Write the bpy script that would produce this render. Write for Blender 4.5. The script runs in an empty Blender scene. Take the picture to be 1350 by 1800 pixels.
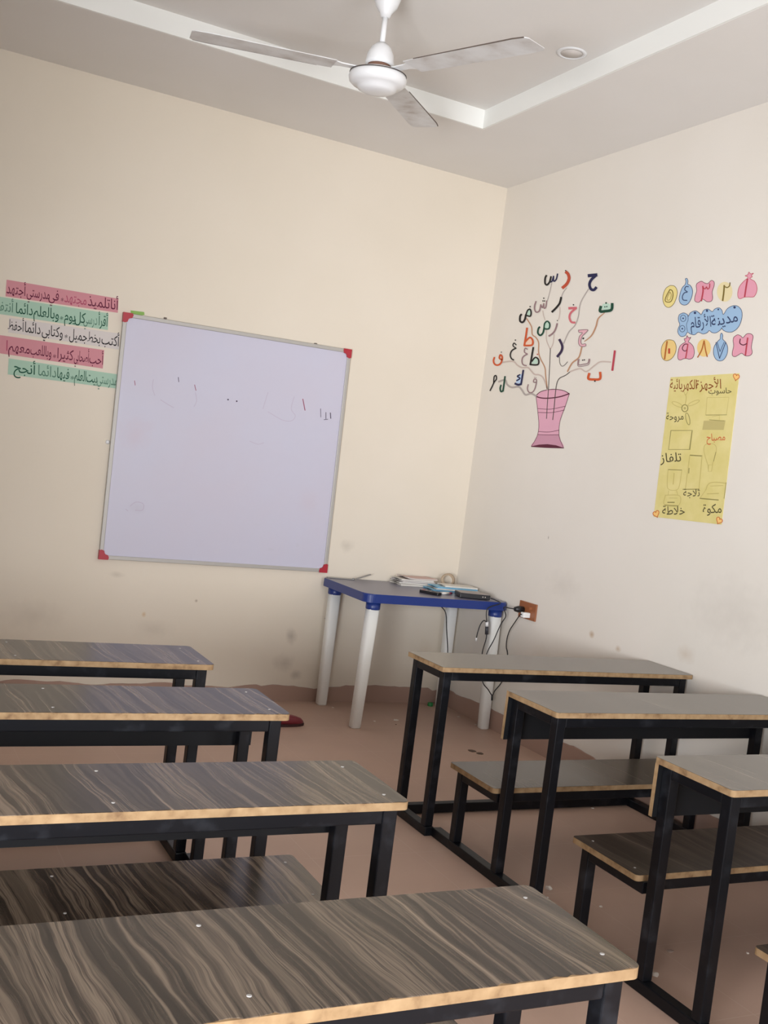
import bpy, bmesh, math, random
from mathutils import Vector, Matrix

# ------------------------------------------------------------------ camera, light, exposure
scene = bpy.context.scene
C = scene.collection
FPX = 1855.3                                    # focal length in pixels of the 1350x1800 frame
CAM = Vector((-3.600, -5.978, 1.5))
ROT = Matrix.Rotation(math.radians(-26.669), 3, 'Z') @ Matrix.Rotation(math.radians(87.63), 3, 'X') @ Matrix.Rotation(math.radians(7.177), 3, 'Z')
cd = bpy.data.cameras.new('camera'); cam = bpy.data.objects.new('camera', cd); C.objects.link(cam)
cam.matrix_world = Matrix.Translation(CAM) @ ROT.to_4x4()
cd.sensor_fit = 'VERTICAL'; cd.sensor_height = 36.0; cd.lens = FPX * 36.0 / 1800.0
cd.clip_start = 0.05; scene.camera = cam

world = bpy.data.worlds.new('world'); scene.world = world; world.use_nodes = True
world.node_tree.nodes['Background'].inputs[0].default_value = (0.80, 0.90, 1.0, 1)
world.node_tree.nodes['Background'].inputs[1].default_value = 1.0

def area_light(name, loc, direction, sx, sy, power, color):
    ld = bpy.data.lights.new(name, 'AREA'); ld.shape = 'RECTANGLE'; ld.size = sx; ld.size_y = sy
    ld.energy = power; ld.color = color
    o = bpy.data.objects.new(name, ld); C.objects.link(o); o.location = loc
    o.rotation_euler = Vector(direction).to_track_quat('-Z', 'Y').to_euler()
    return o
# daylight: the bright yard seen through the side window, and an added fill light at a made-up window behind the camera
area_light('daylight_side_window', (-5.45, -7.15, 1.00), (1.30, 1.80, 0.03), 2.5, 1.8, 900, (0.933, 0.955, 1.0))
area_light('fill_light_back', (-1.6, -7.43, 1.40), (0, 1, 0), 1.7, 1.7, 105, (0.933, 0.955, 1.0))

vs = scene.view_settings
vs.view_transform = 'Standard'; vs.look = 'None'; vs.exposure = -0.10; vs.gamma = 1.0; vs.use_curve_mapping = False

# ------------------------------------------------------------------ helpers
def lin(c):
    r = []
    for v in c[:3]:
        v /= 255.0
        r.append(v / 12.92 if v <= 0.04045 else ((v + 0.055) / 1.055) ** 2.4)
    return (*r, 1.0)

def ray_to(u, v, axis, value):
    """the point of the plane axis = value that the photograph shows at (u, v)"""
    d = ROT @ Vector(((u - 675) / FPX, (900 - v) / FPX, -1))
    return CAM + d * ((value - CAM[axis]) / d[axis])

MATS = {}
def mat(name, color, rough=0.6, spec=0.5, metal=0.0, build=None):
    if name in MATS: return MATS[name]
    m = bpy.data.materials.new(name); m.use_nodes = True
    b = m.node_tree.nodes['Principled BSDF']
    b.inputs['Base Color'].default_value = color; b.inputs['Roughness'].default_value = rough
    b.inputs['Specular IOR Level'].default_value = spec; b.inputs['Metallic'].default_value = metal
    if build: build(m.node_tree, b)
    MATS[name] = m
    return m

def node(nt, kind, **kw):
    n = nt.nodes.new(kind)
    for k, v in kw.items():
        if k in n.inputs: n.inputs[k].default_value = v
        else: setattr(n, k, v)
    return n

def mixcol(nt, fac, a, b):
    n = nt.nodes.new('ShaderNodeMix'); n.data_type = 'RGBA'
    for sock, val in ((n.inputs[0], fac), (n.inputs[6], a), (n.inputs[7], b)):
        if hasattr(val, 'is_linked') or isinstance(val, bpy.types.NodeSocket): nt.links.new(val, sock)
        else: sock.default_value = val
    return n.outputs[2]

def ramp(nt, fac, stops):
    n = nt.nodes.new('ShaderNodeValToRGB'); e = n.color_ramp.elements
    while len(e) < len(stops): e.new(0.5)
    for i, (p, c) in enumerate(stops): e[i].position = p; e[i].color = c
    nt.links.new(fac, n.inputs[0])
    return n.outputs[0]

class MB:
    """collects boxes, tubes, prisms and ribbons; build() links them as ONE mesh object"""
    def __init__(s): s.bm = bmesh.new()
    def box(s, x0, x1, y0, y1, z0, z1, mi=0, bev=0.0):
        vs_ = [s.bm.verts.new((x, y, z)) for x in (x0, x1) for y in (y0, y1) for z in (z0, z1)]
        fs = [(0, 1, 3, 2), (4, 6, 7, 5), (0, 4, 5, 1), (2, 3, 7, 6), (0, 2, 6, 4), (1, 5, 7, 3)]
        F = [s.bm.faces.new([vs_[i] for i in f]) for f in fs]
        for f in F: f.material_index = mi
        if bev:
            ed = list({e for f in F for e in f.edges})
            r = bmesh.ops.bevel(s.bm, geom=ed, offset=bev, segments=2, affect='EDGES', profile=0.5)
            for f in r['faces']: f.material_index = mi
        return s
    def prism(s, pts, z0, z1, mi=0, mtop=None, axes=(0, 1, 2), bev=0.0):
        """extrudes the outline pts (in axes[0], axes[1]) from z0 to z1 along axes[2]"""
        def P(a, b, c):
            v = [0, 0, 0]; v[axes[0]] = a; v[axes[1]] = b; v[axes[2]] = c; return v
        lo = [s.bm.verts.new(P(a, b, z0)) for a, b in pts]; hi = [s.bm.verts.new(P(a, b, z1)) for a, b in pts]
        n = len(pts); F = []
        F.append(s.bm.faces.new(lo[::-1])); t = s.bm.faces.new(hi); F.append(t)
        for i in range(n): F.append(s.bm.faces.new((lo[i], lo[(i + 1) % n], hi[(i + 1) % n], hi[i])))
        for f in F: f.material_index = mi
        if mtop is not None: t.material_index = mtop
        if bev:
            ed = [e for e in t.edges]
            bmesh.ops.bevel(s.bm, geom=ed, offset=bev, segments=3, affect='EDGES', profile=0.5)
        return s
    def tube(s, pts, r, seg=8, mi=0, cap=True):
        pts = [Vector(p) for p in pts]; n = len(pts)
        rr = r if isinstance(r, (list, tuple)) else [r] * n
        rings = []; up = None
        for i, p in enumerate(pts):
            t = (pts[min(i + 1, n - 1)] - pts[max(i - 1, 0)]).normalized()
            if up is None: up = t.orthogonal().normalized()
            up = (up - t * up.dot(t)); up = up.normalized() if up.length > 1e-6 else t.orthogonal().normalized()
            w = t.cross(up)
            rings.append([s.bm.verts.new(p + (up * math.cos(a) + w * math.sin(a)) * rr[i]) for a in [2 * math.pi * k / seg for k in range(seg)]])
        for a, b in zip(rings, rings[1:]):
            for k in range(seg):
                f = s.bm.faces.new((a[k], a[(k + 1) % seg], b[(k + 1) % seg], b[k])); f.material_index = mi; f.smooth = True
        if cap:
            for ring in (rings[0][::-1], rings[-1]):
                f = s.bm.faces.new(ring); f.material_index = mi
        return s
    def lathe(s, prof, seg=32, center=(0, 0, 0), mi=0):
        rings = []
        for r, z in prof:
            if r < 1e-6: rings.append([s.bm.verts.new((center[0], center[1], center[2] + z))])
            else: rings.append([s.bm.verts.new((center[0] + r * math.cos(2 * math.pi * k / seg), center[1] + r * math.sin(2 * math.pi * k / seg), center[2] + z)) for k in range(seg)])
        for a, b in zip(rings, rings[1:]):
            for k in range(seg):
                j = (k + 1) % seg
                if len(a) == 1 and len(b) == 1: continue
                q = (a[0], b[j], b[k]) if len(a) == 1 else (a[k], a[j], b[0]) if len(b) == 1 else (a[k], a[j], b[j], b[k])
                f = s.bm.faces.new(q); f.material_index = mi; f.smooth = True
        return s
    def poly(s, pts, mi=0):
        f = s.bm.faces.new([s.bm.verts.new(p) for p in pts]); f.material_index = mi
        return s
    def xform(s, M):
        bmesh.ops.transform(s.bm, matrix=M, verts=s.bm.verts[:]); return s
    def build(s, name, mats, parent=None, normals=True):
        if normals: bmesh.ops.recalc_face_normals(s.bm, faces=s.bm.faces[:])
        me = bpy.data.meshes.new(name); s.bm.to_mesh(me); s.bm.free()
        for m in (mats if isinstance(mats, (list, tuple)) else [mats]): me.materials.append(m)
        o = bpy.data.objects.new(name, me); C.objects.link(o)
        if parent is not None:
            o.parent = parent
            o.matrix_parent_inverse = Matrix.Identity(4)
            o.matrix_basis = parent.matrix_basis.inverted() if parent.parent is None else Matrix.Identity(4)
        return o

def empty(name, loc):
    o = bpy.data.objects.new(name, None); C.objects.link(o); o.location = loc; o.empty_display_size = 0.1
    return o
def tag(o, label, cat, group=None, kind=None):
    o['label'] = label; o['category'] = cat
    if group: o['group'] = group
    if kind: o['kind'] = kind
    return o
def structure(o):
    o['kind'] = 'structure'; return o

# ------------------------------------------------------------------ materials
def stains(nt, base, spots):
    """old marks on a wall: (point, radius, colour, strength), broken up by noise"""
    geo = node(nt, 'ShaderNodeNewGeometry')
    nz = node(nt, 'ShaderNodeTexNoise', Scale=16.0, Detail=4.0); nt.links.new(geo.outputs['Position'], nz.inputs['Vector'])
    for p, r, colr, k in spots:
        d = node(nt, 'ShaderNodeVectorMath', operation='SUBTRACT'); nt.links.new(geo.outputs['Position'], d.inputs[0]); d.inputs[1].default_value = p
        sc = node(nt, 'ShaderNodeVectorMath', operation='DIVIDE'); nt.links.new(d.outputs[0], sc.inputs[0]); sc.inputs[1].default_value = r
        ln = node(nt, 'ShaderNodeVectorMath', operation='LENGTH'); nt.links.new(sc.outputs[0], ln.inputs[0])
        ad = node(nt, 'ShaderNodeMath', operation='MULTIPLY_ADD'); nt.links.new(nz.outputs[0], ad.inputs[0]); ad.inputs[1].default_value = 1.1; 
        nt.links.new(ln.outputs['Value'], ad.inputs[2])
        mr = node(nt, 'ShaderNodeMapRange'); nt.links.new(ad.outputs[0], mr.inputs['Value'])
        mr.inputs['From Min'].default_value = 0.55; mr.inputs['From Max'].default_value = 1.5
        mr.inputs['To Min'].default_value = k; mr.inputs['To Max'].default_value = 0.0
        base = mixcol(nt, mr.outputs[0], base, colr)
    return base

def wall_nodes(col, spots):
    def f(nt, b):
        geo = node(nt, 'ShaderNodeNewGeometry')
        n1 = node(nt, 'ShaderNodeTexNoise', Scale=1.3, Detail=3.0); nt.links.new(geo.outputs['Position'], n1.inputs['Vector'])
        c = ramp(nt, n1.outputs[0], [(0.3, (col[0] * 0.96, col[1] * 0.955, col[2] * 0.94, 1)), (0.7, col)])
        c = stains(nt, c, spots)
        nt.links.new(c, b.inputs['Base Color'])
        n2 = node(nt, 'ShaderNodeTexNoise', Scale=22.0, Detail=5.0); nt.links.new(geo.outputs['Position'], n2.inputs['Vector'])
        bp = node(nt, 'ShaderNodeBump', Strength=0.06, Distance=0.01); nt.links.new(n2.outputs[0], bp.inputs['Height'])
        nt.links.new(bp.outputs[0], b.inputs['Normal'])
    return f
def W1(u, v): return tuple(ray_to(u, v, 1, 0.0))
def W2(u, v): return tuple(ray_to(u, v, 0, 0.0))
BR = lin((168, 128, 70)); GY = lin((140, 128, 116)); TN = lin((176, 140, 96))
spots1 = [(W1(345, 1056), (.012, .1, .012), lin((120, 90, 60)), .6), (W1(253, 1080), (.016, .1, .022), lin((196, 150, 70)), .6), (W1(512, 1118), (.05, .1, .06), GY, .45),
          (W1(500, 1165), (.09, .1, .07), GY, .3), (W1(520, 1186), (.05, .1, .04), GY, .35), (W1(610, 960), (.06, .1, .05), GY, .25), (W1(572, 1087), (.014, .1, .006), lin((90, 80, 70)), .6),
          (W1(205, 1010), (.05, .1, .02), GY, .25), (W1(60, 1080), (.2, .1, .1), GY, .16), (W1(270, 1105), (.15, .1, .07), GY, .16), (W1(745, 1150), (.1, .1, .12), TN, .15)]
spots2 = [(W2(1040, 1115), (.1, .028, .022), BR, .6), (W2(1086, 1141), (.1, .032, .022), BR, .6), (W2(1205, 1150), (.1, .08, .05), TN, .25), (W2(964, 945), (.1, .006, .012), lin((110, 95, 85)), .7),
          (W2(990, 1030), (.1, .2, .1), GY, .12), (W2(1290, 1080), (.1, .35, .2), GY, .14), (W2(1010, 1330), (.1, .2, .06), GY, .22), (W2(950, 1160), (.1, .12, .1), TN, .14)]
M_wall1 = mat('cream_plaster', (0.775, 0.699, 0.588, 1), 0.75, 0.3, build=wall_nodes((0.775, 0.699, 0.588, 1), spots1))
M_wall2 = mat('daylit_cream_plaster', (0.785, 0.735, 0.664, 1), 0.75, 0.3, build=wall_nodes((0.785, 0.735, 0.664, 1), spots2))  # same cream paint as the back wall, cooler daylight put into its colour
M_wall3 = mat('darkened_unseen_wall', (0.36, 0.31, 0.26, 1), 0.8, 0.3, build=wall_nodes((0.36, 0.31, 0.26, 1), []))  # unseen walls, darkened so that they bounce less light
M_ceil = mat('ceiling_white', (0.80, 0.78, 0.74, 1), 0.8, 0.3, build=wall_nodes((0.80, 0.775, 0.745, 1), []))
M_riser = mat('ceiling_moulding', (0.86, 0.86, 0.82, 1), 0.7, 0.3)

def floor_nodes(nt, b):
    geo = node(nt, 'ShaderNodeNewGeometry')
    mp = node(nt, 'ShaderNodeMapping'); nt.links.new(geo.outputs['Position'], mp.inputs['Vector']); mp.inputs['Location'].default_value = (1.03, 1.06, 0)
    br = node(nt, 'ShaderNodeTexBrick', Scale=1.0, offset=0.0, squash=1.0); nt.links.new(mp.outputs[0], br.inputs['Vector'])
    br.inputs['Mortar Size'].default_value = 0.0022; br.inputs['Brick Width'].default_value = 0.45; br.inputs['Row Height'].default_value = 0.45
    n1 = node(nt, 'ShaderNodeTexNoise', Scale=2.2, Detail=6.0); nt.links.new(geo.outputs['Position'], n1.inputs['Vector'])
    c = ramp(nt, n1.outputs[0], [(0.3, (0.475, 0.322, 0.248, 1)), (0.7, (0.545, 0.372, 0.288, 1))])
    n2 = node(nt, 'ShaderNodeTexNoise', Scale=60.0, Detail=2.0); nt.links.new(geo.outputs['Position'], n2.inputs['Vector'])
    sp = node(nt, 'ShaderNodeMapRange'); nt.links.new(n2.outputs[0], sp.inputs['Value']); sp.inputs['From Min'].default_value = .72; sp.inputs['From Max'].default_value = .8; sp.inputs['To Max'].default_value = .35
    c = mixcol(nt, sp.outputs[0], c, (0.42, 0.36, 0.32, 1))
    g = node(nt, 'ShaderNodeMath', operation='MULTIPLY'); nt.links.new(br.outputs['Fac'], g.inputs[0]); g.inputs[1].default_value = 0.32
    c = mixcol(nt, g.outputs[0], c, (0.60, 0.46, 0.38, 1))
    nt.links.new(c, b.inputs['Base Color'])
    rr = node(nt, 'ShaderNodeMapRange'); nt.links.new(n1.outputs[0], rr.inputs['Value']); rr.inputs['To Min'].default_value = .42; rr.inputs['To Max'].default_value = .6
    nt.links.new(rr.outputs[0], b.inputs['Roughness'])
M_floor = mat('brown_floor_tile', (0.3, 0.2, 0.16, 1), 0.45, 0.4, build=floor_nodes)
M_skirt = mat('brown_skirting_tile', (0.40, 0.265, 0.21, 1), 0.5, 0.4)

def wood_nodes(dark, mid, light, seed):
    def f(nt, b):
        tc = node(nt, 'ShaderNodeTexCoord')
        mp = node(nt, 'ShaderNodeMapping'); nt.links.new(tc.outputs['Object'], mp.inputs['Vector'])
        mp.inputs['Rotation'].default_value = (0, 0, math.radians(-6)); mp.inputs['Location'].default_value = (seed * 3.7, seed * 1.3, 0)
        oi = node(nt, 'ShaderNodeObjectInfo')
        off = node(nt, 'ShaderNodeVectorMath', operation='ADD'); nt.links.new(mp.outputs[0], off.inputs[0])
        ms = node(nt, 'ShaderNodeMath', operation='MULTIPLY'); nt.links.new(oi.outputs['Random'], ms.inputs[0]); ms.inputs[1].default_value = 40.0
        nt.links.new(ms.outputs[0], off.inputs[1])
        st = node(nt, 'ShaderNodeVectorMath', operation='MULTIPLY'); nt.links.new(off.outputs[0], st.inputs[0]); st.inputs[1].default_value = (1.0, 0.42, 1.0)
        warp = node(nt, 'ShaderNodeTexNoise', Scale=3.2, Detail=4.0, Roughness=0.5); nt.links.new(st.outputs[0], warp.inputs['Vector'])
        wsc = node(nt, 'ShaderNodeVectorMath', operation='MULTIPLY'); nt.links.new(warp.outputs['Color'], wsc.inputs[0]); wsc.inputs[1].default_value = (0.12, 0.0, 0.0)
        ad = node(nt, 'ShaderNodeVectorMath', operation='ADD'); nt.links.new(off.outputs[0], ad.inputs[0]); nt.links.new(wsc.outputs[0], ad.inputs[1])
        s2 = node(nt, 'ShaderNodeVectorMath', operation='MULTIPLY'); nt.links.new(ad.outputs[0], s2.inputs[0]); s2.inputs[1].default_value = (1.0, 0.018, 0.02)
        n1 = node(nt, 'ShaderNodeTexNoise', Scale=27.0, Detail=6.0, Roughness=0.68); nt.links.new(s2.outputs[0], n1.inputs['Vector'])
        d2 = tuple(v * 1.4 for v in dark[:3]) + (1,); l2 = tuple(v * .75 for v in light[:3]) + (1,); m2 = tuple(v * .75 for v in mid[:3]) + (1,)
        c = ramp(nt, n1.outputs[0], [(0.25, dark), (0.37, mid), (0.43, d2), (0.50, mid), (0.56, l2), (0.60, m2), (0.66, mid), (0.76, light)])
        n0 = node(nt, 'ShaderNodeTexNoise', Scale=9.0, Detail=2.0, Roughness=0.5); nt.links.new(s2.outputs[0], n0.inputs['Vector'])
        c = mixcol(nt, ramp(nt, n0.outputs[0], [(.36, (.75, .75, .75, 1)), (.50, (.0, .0, .0, 1))]), c, d2)
        c = mixcol(nt, ramp(nt, n0.outputs[0], [(.54, (.0, .0, .0, 1)), (.68, (.5, .5, .5, 1))]), c, l2)
        n2 = node(nt, 'ShaderNodeTexNoise', Scale=105.0, Detail=3.0, Roughness=0.6); nt.links.new(s2.outputs[0], n2.inputs['Vector'])
        k = node(nt, 'ShaderNodeMapRange'); nt.links.new(n2.outputs[0], k.inputs['Value']); k.inputs['From Min'].default_value = .56; k.inputs['From Max'].default_value = .70; k.inputs['To Max'].default_value = .8
        c = mixcol(nt, k.outputs[0], c, dark)
        n3 = node(nt, 'ShaderNodeTexNoise', Scale=46.0, Detail=2.0); nt.links.new(s2.outputs[0], n3.inputs['Vector'])
        k3 = node(nt, 'ShaderNodeMapRange'); nt.links.new(n3.outputs[0], k3.inputs['Value']); k3.inputs['From Min'].default_value = .63; k3.inputs['From Max'].default_value = .72; k3.inputs['To Max'].default_value = .55
        c = mixcol(nt, k3.outputs[0], c, (light[0] * 1.4, light[1] * 1.4, light[2] * 1.4, 1))
        nt.links.new(c, b.inputs['Base Color'])
    return f
M_lam = mat('grey_brown_wood_laminate', (.1, .08, .06, 1), 0.25, 0.45, build=wood_nodes((.013, .009, .0065, 1), (.070, .049, .036, 1), (.25, .188, .135, 1), 1))
M_lamR = mat('grey_sheen_wood_laminate', (.1, .08, .06, 1), 0.20, 0.55, build=wood_nodes((.060, .050, .040, 1), (.115, .096, .077, 1), (.170, .142, .112, 1), 3))  # paler, flatter laminate with the veil of wall reflection put into its colour
M_lam2 = mat('dark_brown_wood_laminate', (.06, .04, .03, 1), 0.40, 0.35, build=wood_nodes((.022, .015, .011, 1), (.050, .035, .027, 1), (.11, .082, .062, 1), 2))
def chip_nodes(nt, b):
    tc = node(nt, 'ShaderNodeTexCoord'); n1 = node(nt, 'ShaderNodeTexNoise', Scale=30.0, Detail=5.0); nt.links.new(tc.outputs['Object'], n1.inputs['Vector'])
    c = ramp(nt, n1.outputs[0], [(0.25, lin((116, 89, 64))), (0.45, lin((150, 122, 89))), (0.75, lin((171, 143, 108)))])
    nt.links.new(c, b.inputs['Base Color'])
M_chip = mat('raw_chipboard', lin((196, 158, 116)), 0.8, 0.2, build=chip_nodes)
def metal_nodes(nt, b):
    tc = node(nt, 'ShaderNodeTexCoord'); n1 = node(nt, 'ShaderNodeTexNoise', Scale=14.0, Detail=6.0); nt.links.new(tc.outputs['Object'], n1.inputs['Vector'])
    c = ramp(nt, n1.outputs[0], [(0.55, (.005, .0055, .0075, 1)), (0.75, (.022, .024, .029, 1))])
    nt.links.new(c, b.inputs['Base Color'])
M_blk = mat('black_painted_steel', (.006, .0065, .009, 1), 0.36, 0.25, build=metal_nodes)
M_pan = mat('black_back_panel', (.008, .0085, .010, 1), 0.5, 0.25)
M_screw = mat('pale_screw_head', (.38, .36, .34, 1), 0.45, 0.5)
M_white = mat('white_enamel', (.80, .80, .80, 1), 0.35, 0.5)
# ------------------------------------------------------------------ the room
H, HT = 3.405, 3.506
XL, YB = -4.10, -7.40
TX0, TX1, TY0, TY1 = XL + 0.72, -0.718, YB + 0.86, -0.86
structure(MB().box(XL - .2, .2, YB - .2, .2, -.12, 0).build('floor', M_floor))
structure(MB().box(XL - .2, .2, 0, .2, 0, H + .25).build('wall_back', M_wall1))
structure(MB().box(0, .2, YB - .2, 0, 0, H + .25).build('wall_right', M_wall2))
def holed_wall(name, axis, a0, a1, h0, h1, lo, hi, z0, z1, m):
    w = MB()
    for p0, p1, q0, q1 in ((a0, lo, 0, h1), (hi, a1, 0, h1), (lo, hi, 0, z0), (lo, hi, z1, h1)):
        if axis == 0: w.box(h0[0], h0[1], p0, p1, q0, q1)
        else: w.box(p0, p1, h0[0], h0[1], q0, q1)
    return structure(w.build(name, m))
holed_wall('wall_left', 0, YB, 0, (XL - .2, XL), H + .25, -6.50, -4.30, .64, 2.10, M_wall3)
holed_wall('wall_rear', 1, XL - .2, .2, (YB - .2, YB), H + .25, -2.5, -.7, .50, 2.30, M_wall3)
M_alu = mat('window_aluminium', (.6, .6, .6, 1), .4, .5, .6)
wf = MB()
for y in (-6.50, -5.42, -4.34): wf.box(XL - .15, XL - .11, y, y + .04, .64, 2.10)
for z in (.64, 2.06): wf.box(XL - .15, XL - .11, -6.50, -4.30, z, z + .04)
structure(wf.build('window_1', M_alu))
wf = MB()
for x in (-2.5, -1.62, -.74): wf.box(x, x + .04, YB - .15, YB - .11, .50, 2.30)
for z in (.50, 2.26): wf.box(-2.5, -.7, YB - .15, YB - .11, z, z + .04)
structure(wf.build('added_fill_window', M_alu))  # unseen window frame, added to go with the rear fill light
c = MB()                                                       # dropped border round the recessed tray
c.box(XL, TX0, YB, 0, H, H + .25); c.box(TX1, 0, YB, 0, H, H + .25)
c.box(TX0, TX1, TY1, 0, H, H + .25); c.box(TX0, TX1, YB, TY0, H, H + .25)
structure(c.build('ceiling', M_ceil))
structure(MB().box(TX0, TX1, TY0, TY1, HT, HT + .1).build('ceiling_tray', M_ceil))
t = MB(); e = .012
t.box(TX0, TX1, TY1 - e, TY1, H + .0005, HT); t.box(TX0, TX1, TY0, TY0 + e, H + .0005, HT)
t.box(TX1 - e, TX1, TY0 + e, TY1 - e, H + .0005, HT); t.box(TX0, TX0 + e, TY0 + e, TY1 - e, H + .0005, HT)
structure(t.build('trim_1', M_riser))

random.seed(4)
def wavy(a0, a1, pts, default, step=.035):
    """top edge of the skirting, where the plaster was cut by hand"""
    out = []; n = int((a1 - a0) / step)
    for i in range(n + 1):
        a = a0 + (a1 - a0) * i / n
        h = default + .008 * math.sin(a * 9.0) + .004 * math.sin(a * 23 + 1) + random.uniform(-.002, .002)
        for (p, ph), (q, qh) in zip(pts, pts[1:]):
            if p <= a <= q: h = ph + (qh - ph) * (a - p) / (q - p) + random.uniform(-.002, .002)
        out.append((a, h))
    return out
k1 = sorted([(W1(u, v)[0], W1(u, v)[2]) for u, v in [(455, 1206), (480, 1203.5), (500, 1204.5), (530, 1207), (553, 1210.5), (580, 1207), (602, 1207), (605, 1205), (660, 1204.5), (700, 1207), (740, 1208), (760, 1210)]])
top = wavy(XL, -.009, k1, .088)
structure(MB().prism([(top[0][0], 0)] + [(top[-1][0], 0)] + top[::-1], -.008, 0, axes=(0, 2, 1)).build('baseboard_back', M_skirt))
k2 = sorted([(W2(u, v)[1], W2(u, v)[2]) for u, v in [(800, 1220), (815, 1226), (821, 1227), (835, 1233), (852.7, 1239.2), (875, 1252), (983, 1303.5), (1010, 1312), (1046, 1332)]])
top = wavy(YB, 0, k2, .118)
structure(MB().prism([(top[0][0], 0)] + [(top[-1][0], 0)] + top[::-1], -.008, 0, axes=(1, 2, 0)).build('baseboard_right', M_skirt))

# ------------------------------------------------------------------ school desks with benches
def rounded(x0, x1, y0, y1, r, n=5):
    p = []
    for cx, cy, a0 in ((x1 - r, y1 - r, 0), (x0 + r, y1 - r, 90), (x0 + r, y0 + r, 180), (x1 - r, y0 + r, 270)):
        for i in range(n + 1):
            a = math.radians(a0 + 90 * i / n); p.append((cx + r * math.cos(a), cy + r * math.sin(a)))
    return p
def chipped(x0, x1, y0, y1, r, chip, rnd):
    """outline of the laminate skin: like the board, with its camera-side long edge broken away in places"""
    p = rounded(x0, x1, y0, y1, r); n = len(p) // 4
    edge = []; x = x0 + r + .004
    while x < x1 - r - .004:
        d = 0.0
        if rnd.random() < .45: d = rnd.uniform(.15, 1.0) ** 1.6 * chip
        edge.append((x, y0 + d)); x += rnd.uniform(.006, .022)
    return p[:3 * n] + edge + p[3 * n:]
T = .020; LEG = .038
def board(name, x0, x1, y0, y1, zt, parent, lam, chip, seed, th=T, r=.018, screws=True, xs=None):
    rnd = random.Random(seed)
    b = MB().prism(rounded(x0, x1, y0, y1, r), zt - th, zt - .001).build(name, M_chip, parent)
    s = MB().prism(chipped(x0 + .0006, x1 - .0006, y0 + .0006, y1 - .0006, r, chip, rnd), zt - .001, zt)
    o = s.build('laminate', lam); o.parent = b
    if screws:
        for sx in (xs or (x0 + .05, (x0 + x1) / 2, x1 - .05)):
            for sy in (y0 + .055, y1 - .055):
                q = MB().lathe([(0, .0), (.0042, .0), (.0042, .0010), (.003, .0014), (0, .0014)], 12, (sx + rnd.uniform(-.008, .008), sy, zt)).build('screw', M_screw); q.parent = b
    return b
def bar(name, parent, x0, x1, y0, y1, z0, z1): return MB().box(x0, x1, y0, y1, z0, z1, bev=.0035).build(name, M_blk, parent)

def school_desk(label, group, x0, x1, yb, yf, zt, bench=None, rail=None, chip=.006, seed=1, seat_lam=None, r=.018, sx=None, bx=None, lam=None):
    """a desk board on four steel legs; bench = (back y, front y, height) is welded to it on the whiteboard side"""
    t = empty('school_desk', ((x0 + x1) / 2, yf, 0)); tag(t, label, 'school desk', group)
    zu = zt - T; a = .020; fr = .034
    board('desktop', x0, x1, yf, yb, zt, t, lam or M_lam, chip, seed, r=r, screws=sx is None or len(sx) > 0, xs=sx)
    lx = (x0 + a, x1 - a - LEG); ly = (yf + a, yb - a - LEG)
    for x in lx:
        for y in ly: bar('leg', t, x, x + LEG, y, y + LEG, .004 + fr, zu)
        bar('end_rail', t, x + .001, x + LEG - .001, ly[0] + LEG, ly[1], zu - .038, zu)
        y1 = rail if rail is not None else yb - a
        bar('floor_rail', t, x - .002, x + LEG + .002, yf + a - .01, y1, .0, .004 + fr)
    bar('apron_rail', t, lx[0] + LEG, lx[1], ly[0] + .001, ly[0] + LEG - .001, zu - .040, zu)
    bar('apron_rail', t, lx[0] + LEG, lx[1], ly[1] + .001, ly[1] + LEG - .001, zu - .040, zu)
    if bench is None:
        bar('cross_bar', t, lx[0] + LEG + .002, lx[1] - .002, ly[1], ly[1] + LEG, .004, .004 + .042)
    else:
        bb, bf, zb = bench
        p = MB().box(x0 + .002, x1 - .002, yb - a, yb - a + .016, zt - .185, zu, 0)
        for f in p.bm.faces:
            n = f.normal if f.normal.length else None
            f.normal_update()
            f.material_index = 1 if f.normal.y < -.5 or f.normal.y > .5 else 0
        pb = p.build('back_panel', [M_chip, M_pan], t)
        zs = zb - T
        board('bench_seat', x0, x1, bf, bb, zb, t, seat_lam or M_lam, chip * .3, seed + 50, r=.014, screws=bx is None or len(bx) > 0, xs=bx)
        for x in lx:
            bar('bench_leg', t, x, x + LEG, bb - .035 - LEG, bb - .035, .004 + fr, zs)
            bar('bench_side_rail', t, x + .001, x + LEG - .001, yb - a + .017, bb - .035 - LEG, zs - .038, zs)
        bar('bench_rail', t, lx[0] + LEG, lx[1], bf + .012, bf + .012 + .036, zs - .040, zs)
        bar('bench_rail', t, lx[0] + LEG, lx[1], bb - .035 - LEG + .001, bb - .036, zs - .040, zs)
    return t
GR = 'desks in the row on the right by the electric socket wall'; GL = 'desks in the row on the left under the whiteboard'
school_desk('grey-brown school desk without a bench, standing closest to the blue table', GR, -1.372, -.012, -1.945, -2.262, .716, None, None, .001, 11, None, .008, [], None, M_lamR)
school_desk('right-row school desk with pale bench seat, directly behind the benchless desk by the blue table', GR, -1.34, -.02, -2.684, -3.015, .727, (-2.354, -2.69, .348), -2.2525, .001, 12, M_lamR, .010, [], [], M_lamR)
school_desk('right-row school desk with bright chipboard end edge and very dark bench seat with two screws', GR, -1.335, -.02, -3.518, -3.845, .727, (-3.176, -3.512, .348), -3.0055, .0015, 13, M_lam2, .012, [], [-1.29, -.7], M_lamR)
school_desk('nearest school desk of the right row, only its dark bench corner showing', GR, -1.33, -.02, -4.33, -4.66, .727, (-3.985, -4.318, .348), -3.8355, .003, 14, M_lam2)
school_desk('left-row school desk without a bench, nearest to the wall under the whiteboard', GL, -3.76, -2.394, -2.068, -2.395, .727, None, None, .003, 21)
school_desk('left-row school desk with ragged chipped front edge, the red shoe beyond its corner', GL, -3.735, -2.361, -2.738, -3.064, .727, (-2.408, -2.742, .348), -2.3855, .008, 22)
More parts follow.
